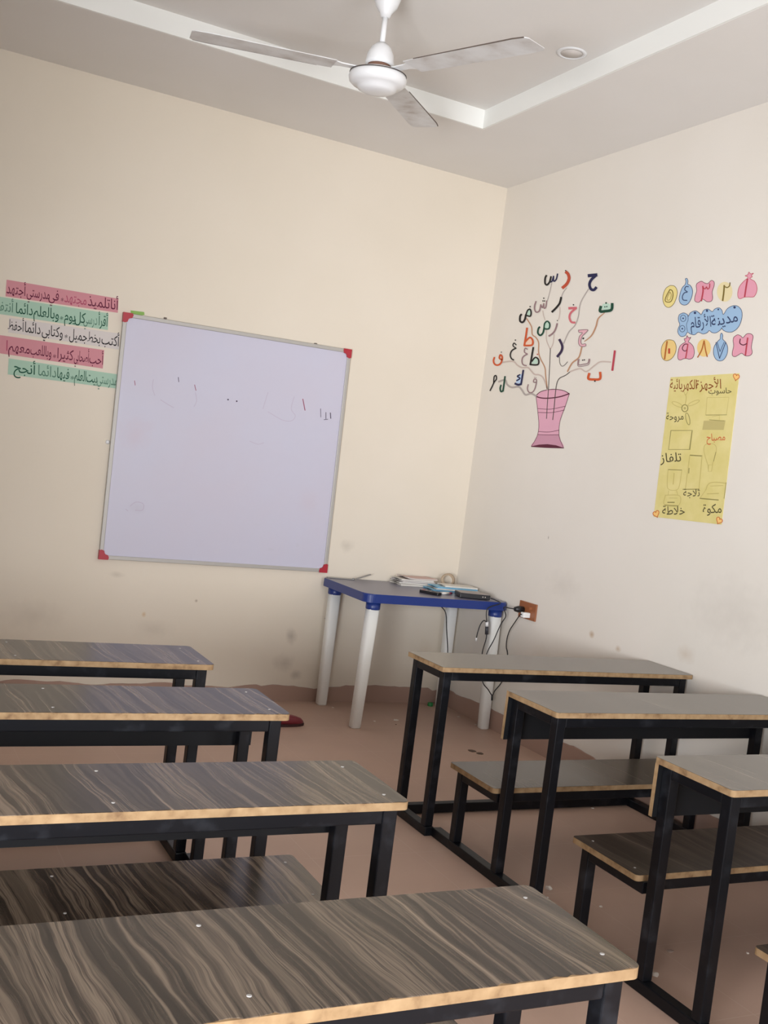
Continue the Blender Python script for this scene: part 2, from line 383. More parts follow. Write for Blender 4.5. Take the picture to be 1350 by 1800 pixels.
school_desk('left-row school desk with dark streaked bench seat showing below its lavender-grey top', GL, -3.735, -2.363, -3.521, -3.846, .727, (-3.200, -3.530, .348), -3.0545, .004, 23)
school_desk('biggest foreground school desk with thick broken pale front edge at bottom of photo', GL, -3.722, -2.352, -4.325, -4.664, .727, (-4.0, -4.33, .348), -3.8365, .008, 24)

# ------------------------------------------------------------------ blue plastic table
M_blue = mat('blue_plastic', lin((30, 52, 120)), 0.38, 0.5)
M_wpl = mat('white_plastic_leg', (.88, .88, .85, 1), 0.42, 0.4, build=wall_nodes((.88, .88, .85, 1), []))
tb = empty('plastic_table', (-.49, -.34, 0)); tag(tb, 'blue-topped plastic table with white legs in the room corner', 'table')
ZT = .785
M_btop = mat('blue_plastic_top_sheen', lin((104, 103, 124)), .30, .5)  # grey wall reflection mixed into the blue of the top face
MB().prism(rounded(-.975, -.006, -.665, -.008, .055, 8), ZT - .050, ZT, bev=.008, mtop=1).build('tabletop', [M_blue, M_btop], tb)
for lx, ly, bx, by in ((-.905, -.080, -.905, -.080), (-.893, -.600, -.914, -.600), (-.070, -.095, -.060, -.095), (-.065, -.605, -.052, -.615)):
    n = 16; rings = []
    def prof(r): return [(math.copysign(abs(math.cos(a)) ** .6, math.cos(a)) * r, math.copysign(abs(math.sin(a)) ** .6, math.sin(a)) * r) for a in [2 * math.pi * k / n for k in range(n)]]
    m = MB()
    for z, r in ((0, .027), (.006, .031), (.35, .0335), (.70, .036)):
        f = z / .70; rings.append([m.bm.verts.new((bx + (lx - bx) * f + px, by + (ly - by) * f + py, z)) for px, py in prof(r)])
    for a_, b_ in zip(rings, rings[1:]):
        for k in range(n):
            q = m.bm.faces.new((a_[k], a_[(k + 1) % n], b_[(k + 1) % n], b_[k])); q.smooth = True
    m.bm.faces.new(rings[0][::-1]); m.bm.faces.new(rings[-1])
    m.build('leg', M_wpl, tb)
    MB().lathe([(0, .690), (.0405, .690), (.0425, .695), (.0425, ZT - .0505), (0, ZT - .0505)], 24, (lx, ly, 0)).build('leg_socket', M_blue, tb)

def sheaf(name, label, cat, cx, cy, z, w, d, h, rot, cover, pages, group=None, curl=0.0):
    """a closed booklet: two covers and a page block"""
    o = empty(name, (cx, cy, z)); tag(o, label, cat, group)
    M = Matrix.Translation((cx, cy, z)) @ Matrix.Rotation(math.radians(rot), 4, 'Z')
    def page(z0, z1, ins):
        m = MB(); n = 8; vs0 = []
        for i in range(n + 1):
            x = -w / 2 + ins + (w - 2 * ins) * i / n; c = curl * ((i / n - .5) * 2) ** 4 * (1 if i < n / 2 else .3)
            vs0.append([m.bm.verts.new((x, y, zz + c)) for y in (-d / 2 + ins, d / 2 - ins) for zz in (z0, z1)])
        for p, q in zip(vs0, vs0[1:]):
            for a, b in ((0, 1), (1, 3), (3, 2), (2, 0)): m.bm.faces.new((p[a], p[b], q[b], q[a]))
        m.bm.faces.new(vs0[0]); m.bm.faces.new(vs0[-1]); return m.xform(M)
    page(0, .001, 0).build('cover', cover, o); page(.001, h - .001, .003).build('page_block', pages, o); page(h - .001, h, 0).build('cover', cover, o)
    return o
def pal(n, c, r=.6): return mat(n, lin(c), r, .4)
M_page = pal('paper_white', (222, 218, 210)); M_grey = pal('newsprint_grey', (168, 162, 160)); M_pink = pal('faded_pink_cover', (206, 176, 170)); M_sky = pal('sky_blue_cover', (128, 184, 214), .5)
M_lil = pal('lilac_grey_cover', (172, 160, 170)); M_dk = pal('dark_grey_cover', (96, 92, 98))
z = ZT + .0004
stack = [('white-edged large magazine at the bottom of the pile on the blue table', -.346, -.102, .335, .155, .010, 3, M_page, 0), ('grey magazine second from the bottom of the pile on the blue table', -.358, -.098, .300, .150, .010, -3, M_grey, 0),
         ('lilac-grey magazine in the middle of the pile on the blue table', -.378, -.096, .250, .145, .009, 5, M_lil, 0), ('white dog-eared magazine below the topmost pink one', -.380, -.094, .240, .140, .009, 1, M_page, 0), ('pink and grey magazine topmost on the blue table pile', -.350, -.092, .235, .135, .008, 7, M_pink, .006)]
for l, cx, cy, w, d, h, r, cv, cu in stack:
    sheaf('magazine', l, 'magazine', cx, cy, z, w, d, h, r, cv, M_page, 'magazines piled on the blue table', cu); z += h + .0006
z = ZT + .0004
for i, (l, cx, cy, w, d, r, cv) in enumerate([('sky blue exercise book lowest of the fanned blue books', -.200, -.272, .32, .150, -4, M_sky), ('white exercise book between the fanned blue books', -.180, -.275, .30, .145, -7, M_page), ('sky blue exercise book right under the topmost white one', -.185, -.270, .29, .140, -2, M_sky), ('white-backed exercise book topmost on the fanned blue books', -.150, -.268, .23, .13, -6, M_page)]):
    sheaf('exercise_book', l, 'book', cx, cy, z, w, d, .0085, r, cv, M_sky if i % 2 == 0 else M_page, 'exercise books on the blue table', 0); z += .0091
# roll of tape standing on edge
M_tape = pal('beige_packing_tape', (176, 154, 128), .35); M_core = pal('cardboard_core', (206, 186, 160))
TP = (-.118, -.085, ZT + .0445)
tr = empty('tape_roll', (TP[0], TP[1], ZT)); tag(tr, 'beige roll of packing tape standing on edge behind the magazines', 'tape roll')
Mt = Matrix.Translation(TP) @ Matrix.Rotation(math.radians(-44), 4, 'Z') @ Matrix.Rotation(math.radians(90), 4, 'X')
MB().lathe([(.0355, -.020), (.044, -.020), (.044, .020), (.0355, .020), (.0355, -.020)], 32).xform(Mt).build('tape', M_tape, tr)
MB().lathe([(.032, -.0205), (.0353, -.0205), (.0353, .0205), (.032, .0205), (.032, -.0205)], 32).xform(Mt).build('core', M_core, tr)
# remote control near the front edge
M_bpl = mat('black_plastic', (.012, .011, .013, 1), .4, .5); M_gtop = pal('pale_grey_keypad', (178, 164, 160), .45)
rc = empty('remote_control', (-.455, -.50, ZT)); tag(rc, 'slim dark remote control with pale face near front edge of the blue table', 'remote control')
Mr = Matrix.Translation((-.458, -.500, ZT + .0004)) @ Matrix.Rotation(math.radians(-58), 4, 'Z')
MB().box(-.078, .050, -.024, .024, 0, .017, bev=.003).xform(Mr).build('casing', M_bpl, rc)
MB().box(-.072, .012, -.019, .019, .0171, .0178).xform(Mr).build('keypad', M_gtop, rc)
for i in range(6): MB().box(-.066 + .03 * (i // 2)  , -.051 + .03 * (i // 2), -.012 + .014 * (i % 2), -.002 + .014 * (i % 2), .0178, .0195).xform(Mr).build('button', pal('red_button', (170, 70, 70)) if i == 0 else M_bpl, rc)
# router box
rb = empty('router', (-.195, -.55, ZT)); tag(rb, 'flat black electronic box with grey lid on the front edge of the blue table', 'router')
Mr = Matrix.Translation((-.200, -.535, ZT + .0004)) @ Matrix.Rotation(math.radians(-14), 4, 'Z')
MB().box(-.095, .095, -.062, .062, .002, .030, bev=.003).xform(Mr).build('casing', M_bpl, rb)
MB().box(-.090, .090, -.057, .057, .0301, .0315).xform(Mr).build('lid', pal('grey_lid', (150, 140, 138), .35), rb)
for x in (.045, .060): MB().box(x, x + .006, -.0632, -.0619, .014, .020).xform(Mr).build('indicator_light', pal('pale_indicator', (200, 190, 180)), rb)
pn = empty('marker_pen', (-.345, -.50, ZT)); tag(pn, 'white and maroon marker pen lying left of the black electronic box', 'pen')
MB().tube([(-.395, -.49, ZT + .0085), (-.325, -.465, ZT + .0085)], .008, 12).build('barrel', M_page, pn)
MB().tube([(-.325, -.465, ZT + .0085), (-.300, -.457, ZT + .0085)], [.0082, .007], 12).build('cap', pal('maroon_cap', (110, 40, 60)), pn)
# scissors at the back left corner
sc = empty('scissors', (-.83, -.07, ZT)); tag(sc, 'grey metal scissors opened up on the back left corner of the blue table', 'scissors')
M_stl = mat('dull_steel', (.34, .33, .32, 1), .4, .5, .6)
MB().box(-.12, .055, -.010, .010, 0, .005, bev=.0015).xform(Matrix.Translation((-.835, -.060, ZT + .0006)) @ Matrix.Rotation(math.radians(-6), 4, 'Z')).build('blade', M_stl, sc)
MB().box(-.02, .105, -.009, .009, 0, .005, bev=.0015).xform(Matrix.Translation((-.765, -.075, ZT + .0085)) @ Matrix.Rotation(math.radians(8), 4, 'Z') @ Matrix.Rotation(math.radians(-17), 4, 'Y')).build('blade', M_stl, sc)
MB().lathe([(0, 0), (.007, 0), (.007, .010), (0, .011)], 12, (-.785, -.068, ZT + .0008)).build('pivot', M_stl, sc)

# ------------------------------------------------------------------ socket and cables
so = empty('wall_socket', (0, -.85, .72)); tag(so, 'brown double wall socket with black adaptor and white charger plugged in', 'socket')
M_brown = pal('brown_faceplate', (150, 92, 58), .35)
MB().box(-.011, 0, -.942, -.768, .722, .822, bev=.003).build('faceplate', M_brown, so)
MB().box(-.060, -.011, -.895, -.865, .735, .765, bev=.003).build('charger_plug', mat('white_plastic', (.85, .85, .83, 1), .4, .5), so)
MB().lathe([(0, 0), (.018, 0), (.020, .035), (.013, .06), (0, .06)], 14).xform(Matrix.Translation((-.011, -.815, .772)) @ Matrix.Rotation(math.radians(-90), 4, 'Y')).build('adaptor_plug', M_bpl, so)
MB().box(-.030, -.0112, -.905, -.898, .785, .800).build('switch', M_brown, so)
def smooth(pts, n=8):
    pts = [Vector(p) for p in pts]; out = []
    for i in range(len(pts) - 1):
        p0, p1, p2, p3 = pts[max(i - 1, 0)], pts[i], pts[i + 1], pts[min(i + 2, len(pts) - 1)]
        for k in range(n):
            t_ = k / n
            out.append(.5 * ((2 * p1) + (p2 - p0) * t_ + (2 * p0 - 5 * p1 + 4 * p2 - p3) * t_ ** 2 + (3 * p1 - p0 - 3 * p2 + p3) * t_ ** 3))
    return out + [pts[-1]]
def hang(pix, y=-.69): return [ray_to(u, v, 1, y) for u, v in pix]
M_cab = mat('black_cable', (.02, .02, .022, 1), .5, .4)
cb = MB().tube(smooth([(-.445, -.50, ZT - .0525), (-.440, -.58, ZT - .056)] + hang([(783.5, 1078), (785, 1105), (787, 1143), (786, 1178)], -.62)), .0032, 8).build('cable', M_cab)
tag(cb, 'thin black cable hanging alone under the middle of the blue tabletop', 'cable')
c2 = empty('usb_cable', (-.12, -.68, ZT)); tag(c2, 'black lead with a grey USB connector hanging from the electronic box', 'cable')
MB().tube(smooth([(-.098, -.585, ZT + .010), (-.085, -.625, ZT + .006), (-.083, -.672, ZT - .006)] + hang([(857, 1070), (855.5, 1093)], -.682)), .0032, 8).build('lead', M_cab, c2)
MB().tube(hang([(856, 1093), (855.8, 1101)], -.682), .0095, 10).build('connector_tip', M_white, c2)
MB().tube(hang([(855.8, 1101), (855.4, 1115)], -.682), [.0105, .0105], 10).build('connector_body', pal('dark_grey_plastic', (60, 60, 66), .4), c2)
MB().tube(smooth(hang([(855.4, 1115), (854, 1125), (848, 1146), (846, 1172)], -.682)), .0032, 8).build('lead', M_cab, c2)
MB().tube(smooth(hang([(855, 1093), (850, 1091), (844, 1099), (839, 1114), (837.5, 1122)], -.688)), .0034, 8).build('lead', M_cab, c2)
MB().tube(hang([(837.5, 1121), (836.5, 1127)], -.688), [.006, .005], 8).build('plug_tip', M_white, c2)
c3 = empty('charger_cable', (-.03, -.70, .0)); tag(c3, 'long black charger cable looping down from the socket beside the table leg', 'cable')
MB().tube(smooth([(-.070, -.815, .772), (-.085, -.78, .770), (-.095, -.735, .765)] + hang([(889, 1083), (880, 1098), (868, 1125), (856, 1148), (848, 1180), (849, 1200), (858, 1212), (865, 1222), (870, 1214), (881, 1200), (893, 1175), (892, 1148), (890, 1138)], -.70) + [ray_to(891, 1124, 0, -.035), ray_to(896, 1108, 0, -.040), ray_to(905, 1094, 0, -.050), (-.062, -.865, .747), (-.060, -.88, .750)]), .0032, 8).build('lead', M_cab, c3)
MB().tube(hang([(865, 1221), (864.5, 1231)], -.70), .0055, 8).build('cable_tie', M_cab, c3)

# ------------------------------------------------------------------ ceiling fan
FC = Vector((-1.82, -1.874, 3.10))
fn = empty('ceiling_fan', (FC.x, FC.y, HT)); tag(fn, 'white three-blade ceiling fan with dusty brown-edged blades', 'ceiling fan')
M_fan = mat('fan_white', (.78, .78, .78, 1), .35, .5)
MB().lathe([(0, HT - .0005), (.060, HT - .0005), (.064, HT - .02), (.060, HT - .06), (.046, HT - .105), (.024, HT - .135), (.019, HT - .150), (0, HT - .150)], 32, (FC.x, FC.y, 0)).build('canopy', M_fan, fn)
MB().tube([(FC.x, FC.y, HT - .14), (FC.x, FC.y, FC.z + .145)], .0115, 14).build('down_rod', M_fan, fn)
MB().lathe([(0, .150), (.020, .150), (.042, .130), (.056, .100), (.060, .072), (.060, .058), (0, .058)], 32, FC).build('lower_canopy', M_fan, fn)
MB().lathe([(0, .0575), (.050, .0575), (.050, .035), (0, .035)], 24, FC).build('rotor_collar', pal('rust_brown', (120, 86, 70)), fn)
Tilt = Matrix.Translation(FC) @ Matrix.Rotation(math.radians(-3.2), 4, Vector((math.cos(math.radians(137)), math.sin(math.radians(137)), 0))) @ Matrix.Translation(-FC)
MB().lathe([(0, .036), (.085, .036), (.116, .022), (.122, .004), (.118, -.014), (.105, -.026), (.085, -.030), (.080, -.042), (.060, -.052), (.030, -.055), (0, -.055)], 48, FC).xform(Tilt).build('motor_housing', M_fan, fn)
MB().lathe([(.1165, .0225), (.1190, .0225), (.1200, .0185), (.1175, .0185)], 48, FC).xform(Tilt).build('housing_seam', pal('dark_seam', (80, 72, 68)), fn)
def dust_nodes(nt, b):
    tc = node(nt, 'ShaderNodeTexCoord'); n1 = node(nt, 'ShaderNodeTexNoise', Scale=9.0, Detail=5.0); nt.links.new(tc.outputs['Object'], n1.inputs['Vector'])
    c_ = ramp(nt, n1.outputs[0], [(0.40, (.70, .70, .70, 1)), (0.62, (.58, .56, .545, 1)), (0.78, (.40, .35, .32, 1))])
    nt.links.new(c_, b.inputs['Base Color'])
M_blade = mat('dusty_fan_blade', (.7, .7, .7, 1), .4, .4, build=dust_nodes); M_rust = pal('brown_grime', (96, 84, 76))
for k, (ang, R_) in enumerate(((170, .775), (-69, .80), (47, .78))):
    Mb = Tilt @ Matrix.Translation(FC + Vector((0, 0, .028))) @ Matrix.Rotation(math.radians(ang), 4, 'Z') @ Matrix.Rotation(math.radians(-2.0), 4, 'X')
    pts = []
    for r_, w_ in ((.19, .058), (.24, .062), (R_ - .06, .070), (R_ - .012, .064), (R_, .050)): pts.append((r_, w_))
    out = [(r_, -w_) for r_, w_ in pts] + [(r_ , w_) for r_, w_ in reversed(pts)]
    bl = MB().prism(out, -.0015, .0015, bev=.0).xform(Mb).build('blade', M_blade, fn)
    g = MB().prism([(.25, -.0644), (.25, -.0650), (R_ - .06, -.0722), (R_ - .012, -.0662), (R_ - .012, -.0622), (R_ - .06, -.0682)], -.0018, .0018).xform(Mb).build('grimy_edge', M_rust); g.parent = bl
    MB().prism([(.085, -.020), (.16, -.022), (.21, -.045), (.225, -.040), (.225, .040), (.21, .045), (.16, .022), (.085, .020)], .0016, .006).xform(Mb).build('blade_iron', M_fan, fn)

cl = empty('ceiling_light', (-.844, -1.816, HT)); tag(cl, 'small round recessed ceiling light, unlit, near the tray edge', 'ceiling light')
MB().lathe([(.052, HT - .0005), (.070, HT - .0005), (.070, HT - .003), (.062, HT - .006), (.052, HT - .006), (.052, HT - .0005)], 40, (-.844, -1.816, 0)).build('trim_ring', M_fan, cl)
MB().lathe([(0, HT - .0005), (.0515, HT - .0005), (.0515, HT - .004), (0, HT - .004)], 40, (-.844, -1.816, 0)).build('diffuser', pal('frosted_diffuser', (214, 208, 202)), cl)
# ------------------------------------------------------------------ writing and pictures on the walls
AR = {'ا': 'ﺍﺎﺍﺎ', 'أ': 'ﺃﺄﺃﺄ', 'ب': 'ﺏﺐﺑﺒ', 'ت': 'ﺕﺖﺗﺘ', 'ث': 'ﺙﺚﺛﺜ', 'ج': 'ﺝﺞﺟﺠ', 'ح': 'ﺡﺢﺣﺤ', 'خ': 'ﺥﺦﺧﺨ', 'د': 'ﺩﺪﺩﺪ', 'ذ': 'ﺫﺬﺫﺬ',
      'ر': 'ﺭﺮﺭﺮ', 'ز': 'ﺯﺰﺯﺰ', 'س': 'ﺱﺲﺳﺴ', 'ش': 'ﺵﺶﺷﺸ', 'ص': 'ﺹﺺﺻﺼ', 'ط': 'ﻁﻂﻃﻄ', 'ظ': 'ﻅﻆﻇﻈ', 'ع': 'ﻉﻊﻋﻌ', 'غ': 'ﻍﻎﻏﻐ', 'ف': 'ﻑﻒﻓﻔ', 'ق': 'ﻕﻖﻗﻘ',
      'ك': 'ﻙﻚﻛﻜ', 'ل': 'ﻝﻞﻟﻠ', 'م': 'ﻡﻢﻣﻤ', 'ن': 'ﻥﻦﻧﻨ', 'ه': 'ﻩﻪﻫﻬ', 'ة': 'ﺓﺔﺓﺔ', 'و': 'ﻭﻮﻭﻮ', 'ي': 'ﻱﻲﻳﻴ', 'ئ': 'ﺉﺊﺋﺌ'}
NOJOIN = set('اأدذرزوة')
def shape(word):
    w = word.replace('لا', '\u0001').replace('لأ', '\u0002'); out = []
    for i, ch in enumerate(w):
        prev = i > 0 and w[i - 1] not in NOJOIN and w[i - 1] not in ' \u0001\u0002'
        if ch == '\u0001': out.append('ﻼ' if prev else 'ﻻ'); continue
        if ch == '\u0002': out.append('ﻸ' if prev else 'ﻷ'); continue
        if ch not in AR: out.append(ch); continue
        nxt = i + 1 < len(w) and w[i + 1] != ' ' and ch not in NOJOIN
        out.append(AR[ch][(3 if prev else 2) if nxt else (1 if prev else 0)])
    return ''.join(reversed(out))
def glyphs(word):
    """flat outline mesh of a word: vertices and faces, in a unit box"""
    cu = bpy.data.curves.new('lettering', 'FONT'); cu.body = shape(word); cu.resolution_u = 3; cu.offset = .004
    ob = bpy.data.objects.new('lettering', cu); C.objects.link(ob)
    bpy.context.view_layer.update()
    me = bpy.data.meshes.new_from_object(ob.evaluated_get(bpy.context.evaluated_depsgraph_get()))
    vs_ = [(v.co.x, v.co.y) for v in me.vertices]; fs = [tuple(p.vertices) for p in me.polygons]
    bpy.data.objects.remove(ob); bpy.data.curves.remove(cu); bpy.data.meshes.remove(me)
    x0, x1 = min(v[0] for v in vs_), max(v[0] for v in vs_)
    return [((x - x0) / max(x1 - x0, 1e-6), y) for x, y in vs_], fs, min(v[1] for v in vs_), max(v[1] for v in vs_)

class Paint:
    """marks on a wall plane; coordinates are read off a detail of the photograph (origin, scale)"""
    def __init__(s, axis, u0, v0, k, lift=.0008): s.axis, s.u0, s.v0, s.k, s.lift, s.m, s.n = axis, u0, v0, k, lift, MB(), 0
    def at(s, x, y, extra=0.0):
        p = ray_to(s.u0 + x / s.k, s.v0 + y / s.k, s.axis, 0.0); p[s.axis] -= s.lift + extra; return p
    def fill(s, pts, mi=0, extra=0.0, curve=True):
        pts = [p.xy for p in smooth([(x, y, 0) for x, y in pts + pts[:1]], 5)][:-1] if curve else pts
        s.m.poly([s.at(x, y, extra) for x, y in pts], mi); return s
    def stroke(s, pts, w, mi=0, extra=.0003, curve=True, taper=False, closed=False):
        if closed: pts = pts + pts[:1]
        pp = [p.xy for p in smooth([(x, y, 0) for x, y in pts], 5)] if curve and len(pts) > 2 else [Vector(p) for p in pts]
        n = len(pp); L, R = [], []
        for i, p in enumerate(pp):
            t = (pp[min(i + 1, n - 1)] - pp[max(i - 1, 0)])
            t = t.normalized() if t.length > 1e-6 else Vector((1, 0)); q = Vector((-t.y, t.x)) * w / 2
            if taper: q *= (1.0 - .55 * abs(i / max(n - 1, 1) * 2 - 1) ** 2)
            if i == 0 and not closed: p = p - t * w * .25
            if i == n - 1 and not closed: p = p + t * w * .25
            L.append(s.m.bm.verts.new(s.at(*(p + q), extra))); R.append(s.m.bm.verts.new(s.at(*(p - q), extra)))
        for i in range(n - 1):
            f = s.m.bm.faces.new((L[i], L[i + 1], R[i + 1], R[i])); f.material_index = mi
        return s
    def dot(s, x, y, r, mi=0, extra=.0003):
        s.m.poly([s.at(x + r * math.cos(a), y + r * math.sin(a), extra) for a in [2 * math.pi * i / 12 for i in range(12)]], mi); return s
    def word(s, text, xl, yl, xr, yr, height, mi=0, extra=.0003, down=None):
        """text with its baseline from (xl, yl) to (xr, yr); height = size of an upright letter"""
        gv_, gf, y0, y1 = glyphs(text)
        d = Vector((xr - xl, yr - yl)); up = Vector(down).normalized() * -1 if down else Vector((d.y, -d.x)).normalized()
        V = [s.m.bm.verts.new(s.at(xl + d.x * x + up.x * y / .72 * height, yl + d.y * x + up.y * y / .72 * height, extra)) for x, y in gv_]
        for f in gf:
            try: q = s.m.bm.faces.new([V[i] for i in f]); q.material_index = mi
            except ValueError: pass
        return s
    def build(s, name, mats, parent=None):
        for f in s.m.bm.faces:
            f.normal_update()
            if f.normal[s.axis] > 0: f.normal_flip()
        return s.m.build(name, mats, parent, normals=False)

def ink(name, rgb): return mat('ink_' + name, lin(rgb), .7, .2)
NAVY, BLACK, RED, ORANGE = ink('navy', (44, 44, 78)), ink('black', (42, 38, 36)), ink('red', (190, 82, 58)), ink('orange_red', (204, 92, 52))
MAUVE, GREEN, PINKD, CRIM = ink('mauve', (150, 122, 124)), ink('green', (34, 74, 58)), ink('rose', (206, 110, 118)), ink('crimson', (184, 70, 84))
PURP, PALEG, PALEP, PALEB, PALEO = ink('purple', (62, 48, 76)), ink('pale_green', (190, 216, 198)), ink('pale_pink', (226, 176, 184)), ink('pale_blue', (186, 206, 232)), ink('pale_orange', (238, 206, 184))
MAROON, VASE, VASED = ink('maroon', (96, 44, 60)), ink('vase_pink', (222, 168, 186)), ink('vase_pink_dark', (202, 150, 168))
GREYB, BROWNB, PALEM, STEM = ink('grey_branch', (176, 166, 160)), ink('brown_branch', (186, 142, 112)), ink('mauve_branch', (200, 182, 172)), ink('dark_stem', (88, 78, 72))

base = ray_to(962, 787, 0, 0.0)
mu = empty('alphabet_mural', (-.0005, base.y, base.z)); tag(mu, 'painted tree of Arabic letters growing out of a pink vase on the right-hand wall', 'wall painting')
def P5(lift=.0008): return Paint(0, 840, 460, 5.0, lift)
v = P5()
v.fill([(510, 1178), (560, 1140), (660, 1121), (750, 1132), (805, 1160), (800, 1180), (770, 1270), (725, 1400), (714, 1510), (725, 1565), (752, 1632), (612, 1630), (474, 1622), (505, 1570), (530, 1508), (537, 1420), (525, 1290)], 0)
v.fill([(530, 1522), (622, 1524), (715, 1522), (727, 1570), (752, 1632), (612, 1632), (474, 1622), (505, 1572)], 1, .0002, False)
v.fill([(474, 1622), (540, 1608), (612, 1604), (690, 1614), (754, 1636), (612, 1634)], 2, .0004, False)
for pts, w in (([(510, 1180), (560, 1140), (660, 1122), (750, 1132), (805, 1160)], 6), ([(512, 1184), (560, 1198), (625, 1200), (720, 1188), (805, 1160)], 10), ([(512, 1186), (525, 1290), (537, 1420), (530, 1508), (503, 1572), (472, 1622)], 4),
               ([(805, 1162), (770, 1270), (724, 1400), (714, 1510), (725, 1565), (754, 1636)], 4), ([(472, 1624), (612, 1633), (756, 1637)], 8), ([(525, 1290), (640, 1296), (772, 1270)], 4), ([(528, 1325), (650, 1326), (762, 1304)], 4),
               ([(534, 1492), (622, 1497), (716, 1481)], 4), ([(530, 1520), (622, 1522), (714, 1521)], 4)): v.stroke(pts, w, 2, .0006)
v.build('painted_vase', [VASE, VASED, MAROON], mu)
for pts, w, m_, tp in (([(612, 1125), (600, 1080), (575, 1020), (540, 995), (500, 990), (470, 960), (440, 930), (390, 932), (350, 910), (320, 880), (280, 876), (215, 886)], 13, PALEM, 0), ([(515, 1182), (470, 1160), (420, 1170), (390, 1130), (360, 1100), (300, 1105), (260, 1080), (240, 1040), (185, 1055)], 16, GREYB, 0),
                   ([(612, 1120), (597, 1000), (590, 930), (550, 850), (535, 790), (535, 710), (510, 665), (480, 640), (472, 570), (430, 500)], 10, BROWNB, 0), ([(638, 775), (632, 920), (622, 1120), (614, 1230), (605, 1380)], 6, STEM, 0), ([(605, 600), (605, 690), (638, 770)], 8, PALEM, 0), ([(672, 640), (662, 720), (638, 770)], 8, PALEM, 0),
                   ([(722, 400), (722, 450), (712, 510)], 7, PALEM, 0), ([(572, 430), (578, 470), (592, 512)], 7, PALEM, 0), ([(612, 345), (632, 275), (650, 190)], 7, GREYB, 0), ([(735, 312), (752, 270), (782, 230)], 7, GREYB, 0), ([(660, 1390), (672, 1280), (690, 1100), (715, 1030), (770, 1000), (810, 970)], 7, STEM, 0),
                   ([(790, 965), (830, 892), (890, 840), (915, 750)], 13, BROWNB, 0), ([(940, 700), (1000, 650), (1040, 570), (1060, 500), (1115, 450)], 14, BROWNB, 1), ([(755, 720), (800, 620), (855, 560), (885, 480), (905, 360), (975, 240)], 9, GREYB, 0),
                   ([(815, 965), (900, 940), (955, 966), (1030, 910), (1080, 880), (1170, 882)], 12, PALEM, 0), ([(718, 835), (722, 890), (740, 918), (765, 908), (790, 880)], 5, STEM, 0)):
    P5(.0016).stroke(pts, w, 0, 0, taper=bool(tp)).build('painted_branch', m_, mu)
